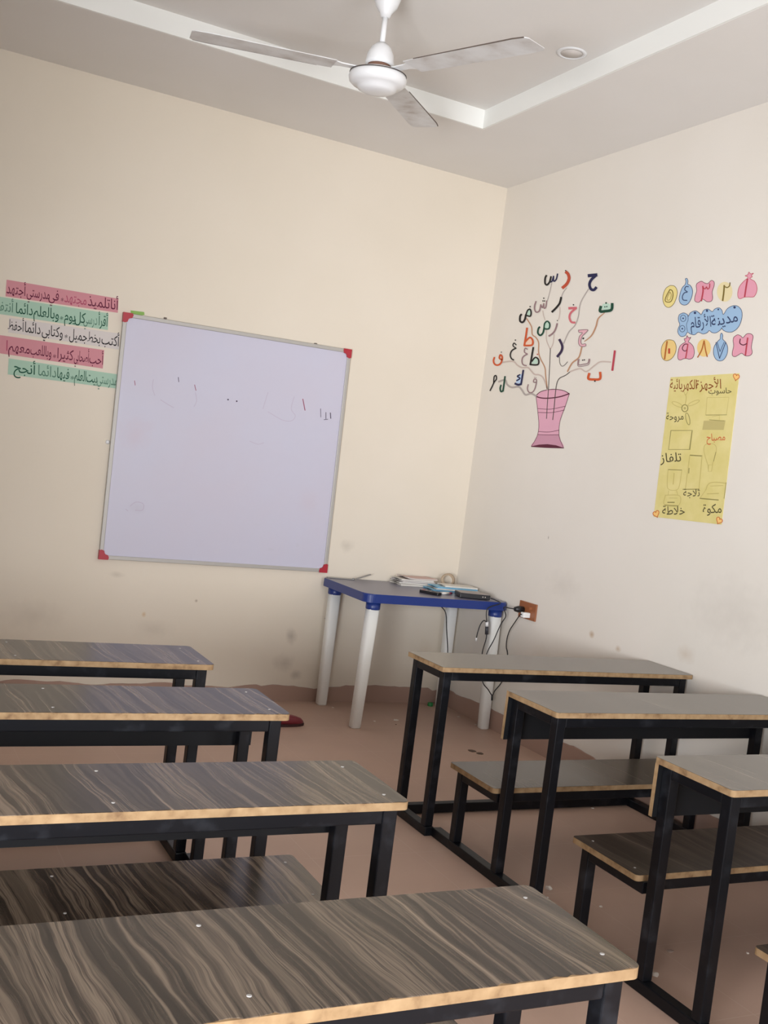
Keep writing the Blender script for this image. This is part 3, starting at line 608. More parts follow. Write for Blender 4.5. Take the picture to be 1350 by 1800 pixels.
# each letter: fills [(points, material)], strokes [(points, width, material)], dots [(x, y, r, material)]
LET = [
 ([], [([(703, 108), (692, 155), (670, 172), (668, 128)], 10, NAVY), ([(668, 128), (655, 172), (640, 176), (646, 132)], 10, NAVY), ([(646, 132), (634, 178), (612, 204), (594, 190), (595, 145), (606, 122)], 13, BLACK)], []),
 ([], [([(778, 92), (797, 112), (804, 150), (785, 195), (748, 230)], 22, RED)], [(775, 80, 6, BLACK)]),
 ([], [([(976, 124), (1046, 117)], 24, NAVY), ([(1036, 125), (1000, 160), (984, 200), (996, 240), (1022, 249), (1043, 228)], 20, NAVY)], []),
 ([], [([(608, 345), (600, 400), (584, 408), (583, 368)], 9, MAUVE), ([(583, 368), (570, 405), (556, 378)], 9, MAUVE), ([(556, 378), (545, 430), (520, 445), (503, 425), (502, 388), (514, 350)], 10, MAUVE)], [(576, 346, 6, BLACK), (590, 346, 6, BLACK), (583, 322, 6, BLACK)]),
 ([], [([(735, 315), (722, 365), (692, 405), (655, 442)], 15, BLACK)], []),
 ([([(428, 470), (440, 430), (462, 420), (470, 450), (455, 478)], PALEG)], [([(425, 470), (440, 430), (462, 419), (471, 450), (462, 480), (425, 470)], 11, BLACK), ([(425, 468), (415, 510), (396, 533), (374, 522), (374, 482), (386, 464)], 14, BLACK)], [(463, 396, 6, BLACK)]),
 ([], [([(804, 410), (868, 408)], 18, PINKD), ([(860, 415), (820, 450), (808, 490), (824, 530), (856, 536)], 15, PINKD)], [(844, 380, 6, BLACK)]),
 ([([(588, 585), (593, 548), (613, 528), (632, 550), (624, 586)], PALEG)], [([(584, 590), (590, 545), (614, 524), (635, 550), (626, 590), (584, 590)], 11, GREEN), ([(586, 580), (576, 625), (552, 648), (531, 628), (534, 592), (546, 575)], 13, GREEN)], []),
 ([], [([(700, 545), (686, 592), (664, 628), (628, 654)], 12, MAUVE)], [(703, 518, 5, BLACK)]),
 ([([(1090, 400), (1100, 372), (1150, 366), (1172, 385), (1160, 420), (1095, 425)], PALEG)], [([(1084, 395), (1077, 436), (1120, 436), (1176, 424), (1184, 370)], 20, GREEN)], [(1120, 398, 6, GREEN), (1137, 396, 6, GREEN), (1131, 364, 8, GREEN)]),
 ([([(888, 600), (965, 596), (962, 615), (920, 655), (905, 700), (915, 728), (948, 724), (950, 742), (905, 745), (888, 715), (895, 665), (920, 628), (890, 622)], PALEP)], [([(888, 602), (965, 598), (961, 616), (922, 655), (908, 700), (918, 726), (948, 722), (950, 742), (908, 745), (888, 715), (895, 660), (922, 626), (892, 622), (888, 602)], 5, MAUVE)], [(930, 675, 8, BLACK)]),
 ([([(420, 735), (428, 700), (460, 668), (482, 690), (475, 730)], PALEO)], [([(435, 585), (425, 655), (411, 738)], 14, ORANGE), ([(411, 738), (478, 733), (485, 692), (460, 667), (424, 700)], 13, ORANGE)], []),
 ([], [([(720, 686), (744, 738), (738, 785), (702, 834)], 18, PURP)], []),
 ([], [([(893, 858), (889, 906), (930, 902), (970, 892), (980, 856)], 7, MAUVE), ([(884, 860), (884, 918), (938, 916), (978, 902), (988, 856)], 5, MAUVE)], [(925, 866, 6, BLACK), (940, 864, 6, BLACK)]),
 ([], [([(1207, 785), (1196, 870), (1185, 955)], 15, CRIM)], []),
 ([], [([(982, 984), (974, 1028), (1020, 1036), (1076, 1030), (1078, 974)], 18, ORANGE)], [(1032, 1050, 7, BLACK)]),
 ([([(475, 898), (482, 875), (506, 845), (530, 862), (526, 898)], PALEG)], [([(490, 755), (476, 835), (464, 905)], 13, BLACK), ([(464, 905), (530, 905), (536, 862), (508, 842), (478, 876)], 11, BLACK)], [(527, 815, 6, RED)]),
 ([], [([(340, 732), (320, 716), (312, 740), (338, 760)], 8, BLACK), ([(338, 760), (302, 782), (288, 820), (298, 852), (318, 864)], 10, BLACK)], [(333, 690, 6, BLACK)]),
 ([], [([(438, 770), (418, 762), (412, 795), (438, 812)], 8, MAUVE), ([(438, 812), (402, 835), (390, 870), (400, 905), (430, 914)], 9, MAUVE)], []),
 ([], [([(213, 862), (192, 848), (200, 820), (216, 835), (214, 868), (200, 898), (172, 910), (148, 898), (140, 870), (148, 842)], 12, ORANGE)], [(209, 796, 5, BLACK)]),
 ([], [([(514, 1062), (492, 1058), (500, 1032), (518, 1040), (514, 1080), (500, 1125), (478, 1150), (450, 1146), (438, 1115), (446, 1080)], 8, MAUVE)], [(502, 1018, 4, MAUVE), (514, 1020, 4, MAUVE)]),
 ([([(335, 1070), (345, 1030), (375, 990), (394, 985), (384, 1070)], PALEB)], [([(402, 955), (392, 1020), (382, 1078)], 13, NAVY), ([(384, 1076), (358, 1082), (330, 1072)], 15, NAVY), ([(374, 994), (350, 1008), (374, 1026), (344, 1046)], 10, NAVY)], []),
 ([], [([(241, 1010), (232, 1080), (224, 1132)], 12, GREEN), ([(226, 1134), (206, 1142), (199, 1115), (206, 1086)], 12, GREEN)], []),
 ([], [([(142, 1062), (146, 1012), (162, 1002), (166, 1032), (146, 1060), (128, 1098), (110, 1134)], 9, BLACK)], []),
]
for fills, strokes, dots in LET:
    p = P5(.0024); ms = []
    def mi_(m_):
        if m_ not in ms: ms.append(m_)
        return ms.index(m_)
    for pts, m_ in fills: p.fill(pts, mi_(m_), 0, False)
    for i, (pts, w, m_) in enumerate(strokes): p.stroke(pts, w * 1.2, mi_(m_), .0004 + .0001 * i)
    for x, y, r, m_ in dots: p.dot(x, y, r, mi_(m_), .0009)
    p.build('painted_letter', ms, mu)

# number balloons
YEL, PNK, BLU = ink('balloon_yellow', (232, 214, 142)), ink('balloon_pink', (224, 158, 174)), ink('balloon_blue', (156, 186, 214))
YELF = ink('balloon_yellow_faint', (228, 214, 168)); OLV = ink('olive', (122, 104, 48)); BRO = ink('orange_brown', (176, 104, 48)); DBL = ink('dark_blue', (52, 62, 98)); YOR = ink('balloon_amber', (232, 200, 130))
nb = ray_to(1250, 620, 0, 0.0)
nm = empty('number_mural', (-.0005, nb.y, nb.z)); tag(nm, 'painted balloons with Arabic numerals one to ten around a blue cloud title', 'wall painting')
def P6(lift=.0008): return Paint(0, 1150, 470, 6.75, lift)
def ell(cx, cy, rx, ry, tilt=0, n=16):
    t_ = math.radians(tilt); return [(cx + rx * math.cos(a) * math.cos(t_) - ry * math.sin(a) * math.sin(t_), cy + rx * math.cos(a) * math.sin(t_) + ry * math.sin(a) * math.cos(t_)) for a in [2 * math.pi * i / n for i in range(n)]]
BAL = [
 (PNK, CRIM, [(1112, 128), (1060, 170), (1010, 235), (993, 310), (1000, 360), (1025, 372), (1070, 355), (1120, 352), (1180, 350), (1210, 310), (1222, 260), (1215, 210), (1190, 165), (1155, 145), (1138, 128), (1165, 112), (1155, 95), (1180, 70), (1145, 76), (1125, 56), (1112, 86), (1080, 100), (1106, 110)], [([(1110, 138), (1092, 240), (1076, 350)], 18, CRIM)]),
 (YELF, None, ell(838, 290, 92, 118) , [([(815, 395), (828, 300), (834, 215)], 18, OLV), ([(836, 226), (868, 240), (896, 220), (902, 182)], 12, OLV)]),
 (PNK, MAROON, [(510, 190), (560, 165), (600, 185), (640, 190), (680, 155), (712, 175), (710, 225), (690, 290), (695, 360), (680, 400), (630, 408), (585, 380), (560, 385), (530, 415), (485, 400), (485, 350), (505, 280), (500, 220)], [([(562, 398), (582, 290), (580, 225)], 18, CRIM), ([(584, 240), (606, 256), (624, 232), (636, 258), (658, 240), (662, 195)], 12, CRIM)]),
 (BLU, DBL, [(368, 206), (330, 250), (302, 340), (300, 400), (330, 440), (380, 445), (420, 410), (450, 340), (456, 270), (430, 215), (400, 200), (402, 160), (388, 130), (370, 140), (378, 165)], [([(410, 230), (378, 230), (366, 268), (396, 292), (360, 304), (338, 345), (346, 386), (392, 392)], 10, DBL)]),
 (YEL, OLV, [(190, 215), (240, 222), (272, 270), (270, 340), (235, 430), (180, 475), (130, 455), (105, 390), (110, 320), (140, 250)], [([(188, 265), (152, 330), (132, 390), (155, 412), (204, 402), (226, 330), (215, 276), (188, 265)], 10, OLV), ([(190, 292), (160, 352), (158, 388), (190, 382), (206, 326), (190, 292)], 5, OLV)]),
 (PNK, MAROON, [(945, 830), (990, 800), (1030, 815), (1055, 835), (1100, 790), (1150, 790), (1175, 820), (1165, 880), (1155, 950), (1165, 1010), (1140, 1045), (1085, 1050), (1040, 1020), (1000, 1040), (960, 1060), (930, 1045), (930, 1000), (945, 930), (938, 870)], [([(1085, 1042), (1098, 940), (1112, 838)], 18, CRIM), ([(1100, 905), (1060, 922), (1020, 900), (1024, 850)], 12, MAROON)]),
 (BLU, DBL, [(785, 850), (745, 890), (712, 945), (705, 1020), (730, 1085), (775, 1110), (825, 1095), (865, 1030), (873, 950), (850, 890), (815, 852), (815, 805), (800, 780), (788, 800)], [([(735, 890), (778, 1082)], 8, DBL), ([(778, 1082), (852, 890)], 8, DBL), ([(752, 892), (784, 1000)], 6, DBL), ([(784, 1000), (834, 888)], 6, DBL)]),
 (YOR, None, ell(592, 955, 82, 105), [([(518, 1068), (566, 980), (594, 872)], 14, BRO), ([(596, 872), (612, 980), (632, 1060)], 14, BRO)]),
 (PNK, MAROON, [(372, 888), (310, 930), (285, 1010), (283, 1080), (310, 1100), (350, 1085), (380, 1080), (420, 1090), (460, 1070), (478, 1010), (465, 940), (430, 898), (408, 884), (420, 856), (436, 830), (410, 836), (391, 810), (382, 842), (358, 848)], [([(402, 912), (362, 915), (336, 960), (356, 990), (386, 984), (402, 915)], 10, MAROON), ([(402, 912), (390, 1000), (375, 1082)], 14, CRIM)]),
 (YOR, OLV, [(180, 858), (235, 875), (262, 940), (250, 1020), (205, 1085), (145, 1108), (100, 1080), (83, 1000), (100, 920), (140, 870)], [([(156, 880), (140, 980), (126, 1088)], 18, BRO), ([(180, 968), (180, 1018)], 24, RED)]),
]
for fillm, line, pts, strokes in BAL:
    p = P6().fill(pts, 0)
    if line is not None: p.stroke(pts, 6, 1, .0003, closed=True)
    b = p.build('number_balloon', [fillm, line or fillm], nm)
    q = P6(.0018); ms = []
    for i, (sp, w, m_) in enumerate(strokes):
        if m_ not in ms: ms.append(m_)
        q.stroke(sp, w, ms.index(m_), .0001 * i)
    q.build('numeral', ms, b)
cloud = [(300, 560), (350, 540), (395, 560), (408, 580), (430, 540), (490, 515), (535, 540), (560, 560), (590, 510), (640, 495), (690, 525), (720, 495), (770, 480), (805, 510), (822, 560), (870, 490), (940, 455), (1000, 465), (1040, 520), (1040, 610), (1000, 710), (930, 765), (860, 765), (815, 740), (802, 718), (790, 740), (740, 775), (690, 775), (655, 750), (630, 775), (580, 790), (525, 770), (480, 800), (430, 790), (395, 770), (370, 810), (320, 820), (285, 780), (285, 730), (305, 680), (292, 640), (288, 600)]
p = P6().fill(cloud, 0).stroke(cloud, 6, 1, .0003, closed=True).stroke([(398, 560), (404, 620), (385, 680), (396, 760)], 5, 1)
for x, y, r in ((485, 540, 15), (628, 515, 14), (762, 500, 10), (955, 475, 15), (345, 605, 10), (335, 728, 10)): p.dot(x, y, r, 1)
for x, y in ((345, 605), (335, 728)): p.stroke(ell(x, y, 32, 38), 6, 1, closed=True)
tcl = p.build('title_cloud', [BLU, DBL], nm)
P6(.0016).word('مدينة', 690, 704, 1000, 640, 128).word('الأرقام', 436, 720, 680, 704, 128).build('title_lettering', DBL, tcl)

# yellow poster
PZ = (1130, 640, 6.2)
def PP(lift): return Paint(0, *PZ, lift)
quad = [(305, 145), (1055, 100), (860, 1750), (120, 1665)]
fr_ = PP(.0020); bk_ = PP(.0004)
ps = MB(); F_ = [ps.bm.verts.new(fr_.at(x, y)) for x, y in quad]; B_ = [ps.bm.verts.new(bk_.at(x, y)) for x, y in quad]
ps.bm.faces.new(F_); ps.bm.faces.new(B_[::-1])
for i in range(4): ps.bm.faces.new((F_[i], F_[(i + 1) % 4], B_[(i + 1) % 4], B_[i]))
def post_nodes(nt, b):
    geo = node(nt, 'ShaderNodeNewGeometry'); n1 = node(nt, 'ShaderNodeTexNoise', Scale=9.0, Detail=3.0); nt.links.new(geo.outputs['Position'], n1.inputs['Vector'])
    nt.links.new(ramp(nt, n1.outputs[0], [(.35, lin((216, 202, 130))), (.65, lin((224, 210, 144)))]), b.inputs['Base Color'])
po = ps.build('appliance_poster', mat('yellow_card', lin((226, 207, 120)), .7, .2, build=post_nodes)); tag(po, 'yellow poster of drawn electrical appliances with Arabic captions on the right-hand wall', 'poster')
PEN, FAINT, INK, RBR, SHADE = ink('pencil', (150, 140, 84)), ink('pencil_faint', (198, 182, 112)), ink('poster_black', (82, 74, 48)), ink('poster_red_brown', (138, 74, 34)), ink('pencil_shade', (192, 178, 118))
HEART = ink('heart_orange', (202, 108, 58)); HEARTF = ink('heart_fill', (242, 196, 120))
PP(.0024).word('الأجهزة', 585, 274, 858, 268, 105).word('الكهربائية', 300, 272, 590, 274, 105).build('title_lettering', RBR, po)
for w, a_, h, m_ in (('حاسوب', (720, 322, 972, 318), 62, INK), ('مروحة', (260, 612, 448, 606), 80, INK), ('مصباح', (700, 838, 902, 830), 78, ORANGE), ('تلفاز', (195, 1072, 425, 1060), 100, INK), ('ثلاجة', (445, 1442, 626, 1440), 80, INK), ('مكوة', (658, 1622, 862, 1622), 100, INK), ('خلاطة', (215, 1640, 462, 1640), 95, INK)):
    PP(.0024).word(w, *a_, h).build('caption', m_, po)
def draw(mlist, strokes, fills=()):
    p = PP(.0024)
    for pts, k in fills: p.fill(pts, k, -.0001, False)
    for i, (pts, w, k, cv) in enumerate(strokes): p.stroke(pts, w, k, .0002 + .00003 * i, cv)
    return p.build('appliance_drawing', mlist, po)
draw([FAINT, PEN], [(ell(378, 440, 60, 20, 24) + [ell(378, 440, 60, 20, 24)[0]], 7, 0, True), (ell(558, 424, 68, 18, -24) + [ell(558, 424, 68, 18, -24)[0]], 7, 0, True), (ell(494, 598, 20, 66, -12) + [ell(494, 598, 20, 66, -12)[0]], 7, 1, True), (ell(462, 482, 33, 38) + [(495, 482)], 10, 1, True), (ell(462, 482, 8, 9) + [(470, 482)], 6, 1, True), ([(470, 330), (478, 370), (466, 440)], 8, 0, True), ([(455, 305), (470, 340), (495, 300)], 6, 0, True)])
draw([FAINT, PEN, SHADE], [([(705, 365), (942, 362), (915, 555)], 5, 0, False), ([(705, 365), (690, 555)], 5, 0, False), ([(690, 556), (918, 553)], 6, 1, False), ([(760, 575), (840, 560), (836, 610)], 5, 0, False), ([(730, 608), (890, 620)], 6, 1, False)], [([(668, 618), (905, 614), (884, 718), (652, 716)], 2)])
draw([PEN], [([(310, 725), (545, 724), (518, 932), (284, 932), (310, 725)], 7, 0, False), ([(540, 730), (512, 930)], 8, 0, False)])
draw([FAINT, PEN], [([(712, 1095), (676, 980), (672, 905), (700, 872), (775, 872), (806, 915), (795, 990), (762, 1095)], 7, 0, True), ([(712, 1095), (718, 1150)], 7, 0, True), ([(800, 960), (775, 1060)], 7, 1, True), ([(722, 1100), (765, 1100), (752, 1170), (718, 1172), (722, 1100)], 7, 0, False)])
draw([FAINT, PEN], [([(515, 998), (468, 1362)], 7, 0, False), ([(520, 994), (650, 1002)], 12, 1, False), ([(650, 1002), (616, 1362)], 8, 0, False), ([(440, 1366), (612, 1364)], 9, 1, False), ([(508, 1135), (504, 1190)], 9, 1, False)])
draw([FAINT, PEN, SHADE], [([(690, 1372), (722, 1305), (800, 1288), (905, 1300)], 9, 0, True), ([(912, 1292), (890, 1465)], 7, 1, False), ([(626, 1464), (828, 1482)], 12, 1, False), ([(628, 1462), (690, 1372)], 6, 0, False), ([(705, 1415), (830, 1410)], 10, 0, False), ([(740, 1330), (880, 1325)], 6, 0, False)])
draw([FAINT, PEN], [([(278, 1150), (430, 1156)], 8, 1, False), ([(430, 1156), (404, 1320), (372, 1372), (295, 1370), (270, 1320), (280, 1150)], 6, 0, True), ([(345, 1190), (335, 1310)], 10, 0, False), ([(285, 1380), (280, 1425)], 6, 0, False), ([(372, 1380), (385, 1425)], 6, 0, False), ([(250, 1430), (405, 1436), (392, 1540), (240, 1536), (250, 1430)], 7, 0, True), ([(275, 1508), (348, 1508)], 12, 1, False), ([(245, 1536), (390, 1546)], 8, 1, False), ([(290, 1460), (380, 1462)], 5, 0, False)])
for cx, cy, s_, a_ in ((1022, 142, 1.0, 12), (150, 1632, 1.0, -20), (836, 1706, 1.0, 30)):
    hp = []
    for i in range(20):
        t_ = 2 * math.pi * i / 20; x = 16 * math.sin(t_) ** 3; y = -(13 * math.cos(t_) - 5 * math.cos(2 * t_) - 2 * math.cos(3 * t_) - math.cos(4 * t_)); r_ = math.radians(a_)
        hp.append((cx + 2.1 * s_ * (x * math.cos(r_) - y * math.sin(r_)), cy + 2.5 * s_ * (x * math.sin(r_) + y * math.cos(r_))))
    PP(.0024).fill(hp, 0, -.0001).stroke(hp, 8, 1, .0002, closed=True).build('heart', [HEARTF, HEART], po)

# sentence strips left of the whiteboard
S_PK, S_GN, S_WH = mat('pink_paper', lin((208, 144, 152)), .75, .2), mat('green_paper', lin((170, 200, 180)), .75, .2), mat('white_paper_strip', lin((214, 206, 202)), .75, .2)
I_PK, I_GN, I_BK, I_FD = ink('strip_plum', (104, 34, 62)), ink('strip_green', (30, 84, 64)), ink('strip_black', (44, 40, 42)), ink('strip_faded_plum', (176, 84, 108))
I_GF = ink('strip_faded_green', (96, 132, 114))
STR = [
 ('pink paper strip of Arabic writing, topmost of the five by the whiteboard', S_PK, [(68, 68), (1222, 265), (1215, 410), (57, 240)], [('أنا', 1140, 1216, I_PK), ('تلميذ', 905, 1130, I_PK), ('مجتهد', 662, 890, I_FD), ('*', 622, 650, I_PK), ('في', 500, 605, I_PK), ('مدرستي', 275, 510, I_PK), ('أجتهد', 66, 262, I_PK)]),
 ('green paper strip of Arabic writing between the top pink and the white one', S_GN, [(-520, 165), (1120, 415), (1112, 588), (-530, 345)], [('أقرأ', 1012, 1108, I_GN), ('درسي', 860, 1000, I_GF), ('كل', 770, 880, I_GN), ('يوم', 662, 775, I_GN), ('*', 612, 645, I_GN), ('وبالعلم', 345, 605, I_GN), ('دائما', 162, 335, I_GN), ('أنتفع', -60, 135, I_GF)]),
 ('white paper strip of black Arabic writing in the middle of the five', S_WH, [(95, 460), (1235, 625), (1225, 790), (85, 612)], [('أكتب', 1045, 1226, I_BK), ('بخط', 900, 1032, I_BK), ('جميل', 712, 895, I_BK), ('*', 660, 690, I_BK), ('وكتابي', 430, 645, I_BK), ('دائما', 255, 415, I_BK), ('أحفظ', 80, 242, I_BK)]),
 ('pink paper strip of Arabic writing between the white and the bottom green one', S_PK, [(-420, 580), (1075, 795), (1060, 985), (-430, 765)], [('أحب', 920, 1062, I_PK), ('أصحابي', 762, 915, I_PK), ('كثيرا', 590, 755, I_PK), ('*', 540, 572, I_PK), ('وباللعب', 312, 528, I_PK), ('معهم', 85, 305, I_PK), ('ا', 62, 76, I_FD)]),
 ('green paper strip of Arabic writing, bottommost of the five by the whiteboard', S_GN, [(90, 880), (1245, 1050), (1235, 1196), (80, 1045)], [('مدرستي', 1000, 1205, I_GF), ('بيت', 890, 1000, I_GN), ('العلم', 765, 885, I_GN), ('*', 722, 758, I_GN), ('فيها', 588, 712, I_GN), ('دائما', 392, 578, I_GF), ('أنجح', 140, 362, I_GN)]),
]
for si, (label, pm, q, words) in enumerate(STR):
    A, B = Paint(1, 0, 480, 5.87, .0016), Paint(1, 0, 480, 5.87, .0003)
    m = MB(); F_ = [m.bm.verts.new(A.at(x, y)) for x, y in q]; B_ = [m.bm.verts.new(B.at(x, y)) for x, y in q]
    m.bm.faces.new(F_); m.bm.faces.new(B_[::-1])
    for i in range(4): m.bm.faces.new((F_[i], F_[(i + 1) % 4], B_[(i + 1) % 4], B_[i]))
    so_ = m.build('sentence_strip', pm); tag(so_, label, 'paper strip', 'sentence strips left of the whiteboard')
    L_ = Paint(1, 0, 480, 5.87, .0020); ms = []
    def base_y(x, f=.80):
        t1 = (x - q[0][0]) / (q[1][0] - q[0][0]); top_ = q[0][1] + (q[1][1] - q[0][1]) * t1; bot = q[3][1] + (q[2][1] - q[3][1]) * (x - q[3][0]) / (q[2][0] - q[3][0])
        return top_ + (bot - top_) * f
    for w, xa, xb, m_ in words:
        if m_ not in ms: ms.append(m_)
        if w == '*': L_.word(w, xa, base_y(xa, .95), xb, base_y(xb, .95), 62, ms.index(m_), 0)
        else: L_.word(w, xa, base_y(xa), xb, base_y(xb), 108, ms.index(m_), 0, down=(-.05, 1))
    L_.build('handwriting', ms, so_)

# ------------------------------------------------------------------ whiteboard
wc = [ray_to(u, v_, 1, 0.0) for u, v_ in ((216.9, 549.6), (614.4, 615.3), (572.4, 1005.4), (171.7, 981.6))]
mid = sum(wc, Vector()) / 4
ww = ((wc[1] - wc[0]).length + (wc[2] - wc[3]).length) / 2; wh = ((wc[0] - wc[3]).length + (wc[1] - wc[2]).length) / 2
hd = (wc[1] - wc[0] + wc[2] - wc[3]); ang = math.atan2(hd.z, hd.x)
WM = Matrix.Translation((mid.x, 0, mid.z)) @ Matrix.Rotation(-ang, 4, 'Y')
wb = empty('whiteboard', (mid.x, 0, mid.z - wh / 2)); tag(wb, 'square whiteboard with aluminium frame and red plastic corners hung on the wall', 'whiteboard')
def wb_nodes(nt, b):
    geo = node(nt, 'ShaderNodeNewGeometry'); n1 = node(nt, 'ShaderNodeTexNoise', Scale=2.0, Detail=3.0); nt.links.new(geo.outputs['Position'], n1.inputs['Vector'])
    c_ = ramp(nt, n1.outputs[0], [(.35, (.575, .565, .675, 1)), (.65, (.58, .553, .65, 1))])
    sp = [(W1(238, 760), (.13, .3, .13), (.585, .50, .58, 1), .55), (W1(540, 880), (.09, .3, .10), (.585, .52, .60, 1), .45), (W1(240, 893), (.05, .3, .04), (.52, .50, .58, 1), .5), (W1(475, 965), (.03, .3, .012), (.5, .49, .56, 1), .5),
          (W1(522, 958), (.02, .3, .02), (.52, .50, .58, 1), .4), (W1(380, 970), (.06, .3, .02), (.6, .58, .66, 1), .4), (W1(450, 922), (.04, .3, .008), (.55, .54, .62, 1), .4)]
    nt.links.new(stains(nt, c_, sp), b.inputs['Base Color'])
M_wb = mat('whiteboard_surface', (.66, .64, .72, 1), .35, .4, build=wb_nodes)
M_al = mat('dull_aluminium', (.46, .44, .41, 1), .45, .5, .3)
M_redp = mat('red_plastic', lin((172, 36, 52)), .4, .5)
FWD = .022
hw, hh = ww / 2, wh / 2
MB().box(-hw + .02, hw - .02, -.016, -.002, -hh + .02, hh - .02).xform(WM).build('writing_surface', M_wb, wb)
f = MB()
for x0, x1, z0, z1 in ((-hw, -hw + FWD, -hh, hh), (hw - FWD, hw, -hh, hh), (-hw + FWD, hw - FWD, hh - FWD, hh), (-hw + FWD, hw - FWD, -hh, -hh + FWD)): f.box(x0, x1, -.024, -.001, z0, z1, bev=.003)
f.xform(WM).build('frame', M_al, wb)
for sx in (-1, 1):
    for sz in (-1, 1):
        pts = [(0, 0), (.052, 0), (.056, .012), (.050, .026), (.036, .030), (.030, .036), (.026, .050), (.012, .056), (0, .052)]
        k = MB().prism([(sx * (hw + .002) - sx * a_, sz * (hh + .002) - sz * b_) for a_, b_ in pts], -.0275, -.0005, axes=(0, 2, 1))
        k.xform(WM).build('corner_cap', M_redp, wb)
for u, v_, s_ in ((189, 777, 1), (592, 816, 1)):
    p_ = ray_to(u, v_, 1, 0.0)
    MB().lathe([(0, 0), (.012, 0), (.012, .004), (.005, .010), (0, .010)], 14).xform(Matrix.Translation((p_.x, -.0005, p_.z)) @ Matrix.Rotation(math.radians(90), 4, 'X')).build('mounting_clip', M_white, wb)
for u, v_ in ((290, 559), (554, 604)):
    p_ = ray_to(u, v_, 1, 0.0)
    MB().box(p_.x - .008, p_.x + .008, -.014, -.0005, p_.z - .006, p_.z + .003, bev=.002).build('hanging_hook', mat('dark_iron', (.16, .13, .11, 1), .6, .4), wb)
MK, MKR, MKF = ink('marker_black', (66, 54, 76)), ink('marker_red', (150, 70, 96)), ink('marker_ghost', (190, 180, 198))
p = Paint(1, 160, 530, 2.8125, .0166)
for pts, w, k in (([(212, 392), (215, 414)], 3, 1), ([(428, 375), (430, 398)], 3, 0), ([(508, 412), (515, 440)], 3, 1), ([(1042, 482), (1053, 538)], 4, 1), ([(1130, 530), (1131, 572)], 2.5, 0), ([(1156, 548), (1156, 580)], 3, 0), ([(1146, 584), (1166, 582)], 2.5, 0), ([(1178, 550), (1180, 578)], 4, 0),
                  ([(305, 385), (300, 425), (312, 465)], 2.5, 2), ([(340, 485), (370, 505), (405, 525)], 3, 2), ([(512, 450), (518, 490), (505, 520)], 2.5, 2), ([(870, 450), (845, 530)], 2.5, 2), ([(1000, 470), (985, 530), (1005, 565), (985, 590), (940, 585), (870, 545)], 2.5, 2), ([(780, 690), (820, 705), (850, 698)], 2.5, 2), ([(190, 1010), (220, 990), (255, 1000), (250, 1030), (215, 1030)], 3, 2), ([(168, 1025), (180, 1035)], 3, 2)):
    p.stroke(pts, w, k, 0)
p.dot(673, 485, 4, 0).dot(716, 493, 4, 0)
p.build('marker_scribble', [MK, MKR, MKF], wb)
gp = Paint(1, 160, 530, 2.8125, .003); gq = [(195, 44), (262, 52), (264, 66), (200, 80)]
m = MB(); F_ = [m.bm.verts.new(gp.at(x, y)) for x, y in gq]; gp.lift = .0004; B_ = [m.bm.verts.new(gp.at(x, y)) for x, y in gq]
m.bm.faces.new(F_); m.bm.faces.new(B_[::-1])
for i in range(4): m.bm.faces.new((F_[i], F_[(i + 1) % 4], B_[(i + 1) % 4], B_[i]))
tag(m.build('paper_scrap', mat('lime_paper', lin((140, 178, 96)), .7, .2)), 'small lime green paper strip sticking out above top left whiteboard corner', 'paper')

# ------------------------------------------------------------------ things on the floor
sh = empty('shoe', (-1.36, -.55, 0)); tag(sh, 'dark red slip-on shoe lying on the floor beyond a chipped desk corner', 'shoe')
M_shoe = mat('maroon_shoe', lin((118, 34, 46)), .45, .5)
S0 = Matrix.Translation((-1.335, -.56, 0)) @ Matrix.Rotation(math.radians(6), 4, 'Z')
def sole(k): return [(k * (.125 * math.cos(a)) , k * ((.040 + .008 * math.cos(a)) * math.sin(a))) for a in [2 * math.pi * i / 24 for i in range(24)]]
MB().prism(sole(1.0), 0, .016, bev=.004).xform(S0).build('sole', mat('dark_sole', (.05, .02, .02, 1), .6, .3), sh)
up_ = MB(); rings = []
for z_, k_, dx in ((.0165, .97, 0), (.035, .96, 0), (.052, .86, -.004), (.064, .68, -.016), (.068, .45, -.035)):
    rings.append([up_.bm.verts.new((x * k_ / .97 + dx, y * k_ / .97, z_ - (max(0, x) * .10))) for x, y in sole(.97)])
for a_, b_ in zip(rings, rings[1:]):
    for k_ in range(24):
        q_ = up_.bm.faces.new((a_[k_], a_[(k_ + 1) % 24], b_[(k_ + 1) % 24], b_[k_])); q_.smooth = True
up_.bm.faces.new(rings[-1]); up_.bm.faces.new(rings[0][::-1])
up_.xform(S0).build('upper', M_shoe, sh)
bc = MB().lathe([(0, 0), (.018, 0), (.0185, .004), (.0185, .018), (.016, .022), (0, .022)], 20, (-.13, -.085, 0)).build('bottle_cap', mat('green_plastic', lin((34, 128, 62)), .4, .5))
tag(bc, 'small green bottle cap on the floor under the blue table', 'bottle cap')
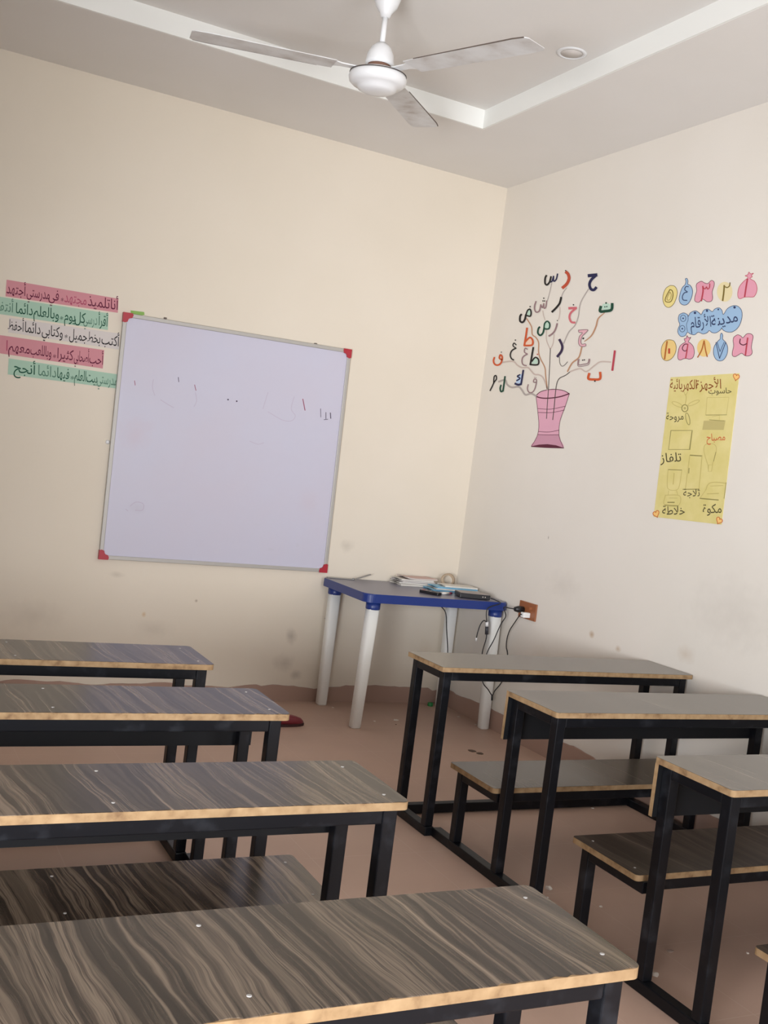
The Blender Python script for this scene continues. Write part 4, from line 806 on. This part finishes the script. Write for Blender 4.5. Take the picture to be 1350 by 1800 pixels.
def scrap(u, v_, size, label, m_, seed, h=.004, cat='paper', name='paper_scrap'):
    rnd = random.Random(seed); p_ = ray_to(u, v_, 2, 0.0); n = 7; m = MB()
    lo = [(p_.x + size * rnd.uniform(.6, 1.1) * math.cos(2 * math.pi * i / n), p_.y + size * rnd.uniform(.6, 1.1) * math.sin(2 * math.pi * i / n)) for i in range(n)]
    B_ = [m.bm.verts.new((x, y, .0004)) for x, y in lo]; T_ = [m.bm.verts.new((x, y, h * rnd.uniform(.3, 1.0))) for x, y in lo]; ctr = m.bm.verts.new((p_.x, p_.y, h))
    m.bm.faces.new(B_[::-1])
    for i in range(n):
        m.bm.faces.new((B_[i], B_[(i + 1) % n], T_[(i + 1) % n], T_[i])); m.bm.faces.new((T_[i], T_[(i + 1) % n], ctr))
    tag(m.build(name, m_), label, cat)
M_sc = pal('scrap_paper', (226, 216, 206)); M_dirt = pal('brown_debris', (92, 74, 62))
scrap(965, 1563, .016, 'largest white paper scrap on the floor beside the foreground desk corner', M_sc, 1, .012)
scrap(925, 1307, .026, 'white paper scrap on the floor seen between two right-row desk legs', M_sc, 2, .008)
scrap(829, 1320, .030, 'flat brown debris on the floor in front of the blue table', M_dirt, 3, .004, 'debris', 'debris')
scrap(845, 1325, .024, 'smaller brown debris lying right of the flat piece before the blue table', M_dirt, 4, .004, 'debris', 'debris')
scrap(696, 1266, .020, 'pale paper scrap on the floor left of the first right-row desk leg', M_sc, 5, .004)
scrap(658, 1268, .009, 'tiny paper scrap on the floor right of the front white table leg', M_sc, 6)
scrap(585, 1244, .010, 'tiny paper scrap between the two left legs of the blue table', M_sc, 7)
scrap(806, 1260, .012, 'pale scrap on the floor between the two right legs of the blue table', M_sc, 8)
scrap(836, 1274, .009, 'tiny pale scrap by the front right leg of the blue table', M_sc, 9)
scrap(1151, 1714, .014, 'curled white scrap by the floor rail beside the foreground desk', M_sc, 10, .008)
scrap(1314, 1676, .006, 'tiny pale crumb left of the dark bench corner at the photo edge', M_sc, 11)
scrap(1056, 1594, .008, 'tiny pale scrap just right of the leg of the dark bench', M_sc, 12)
scrap(962, 1578, .006, 'tiny crumb below the largest white paper scrap', M_sc, 13)
scrap(1042, 1421, .010, 'tiny pale crumb on the floor left of the dark bench', M_sc, 14)
scrap(1178, 1672, .014, 'smudged pale scrap between the two desk legs at the right', pal('smudged_scrap', (170, 150, 138)), 15, .003)
scrap(696, 1274, .005, 'dark crumb on the floor beside a pale scrap near the blue table', M_dirt, 16, .004, 'debris', 'debris')
bpy.context.view_layer.update()
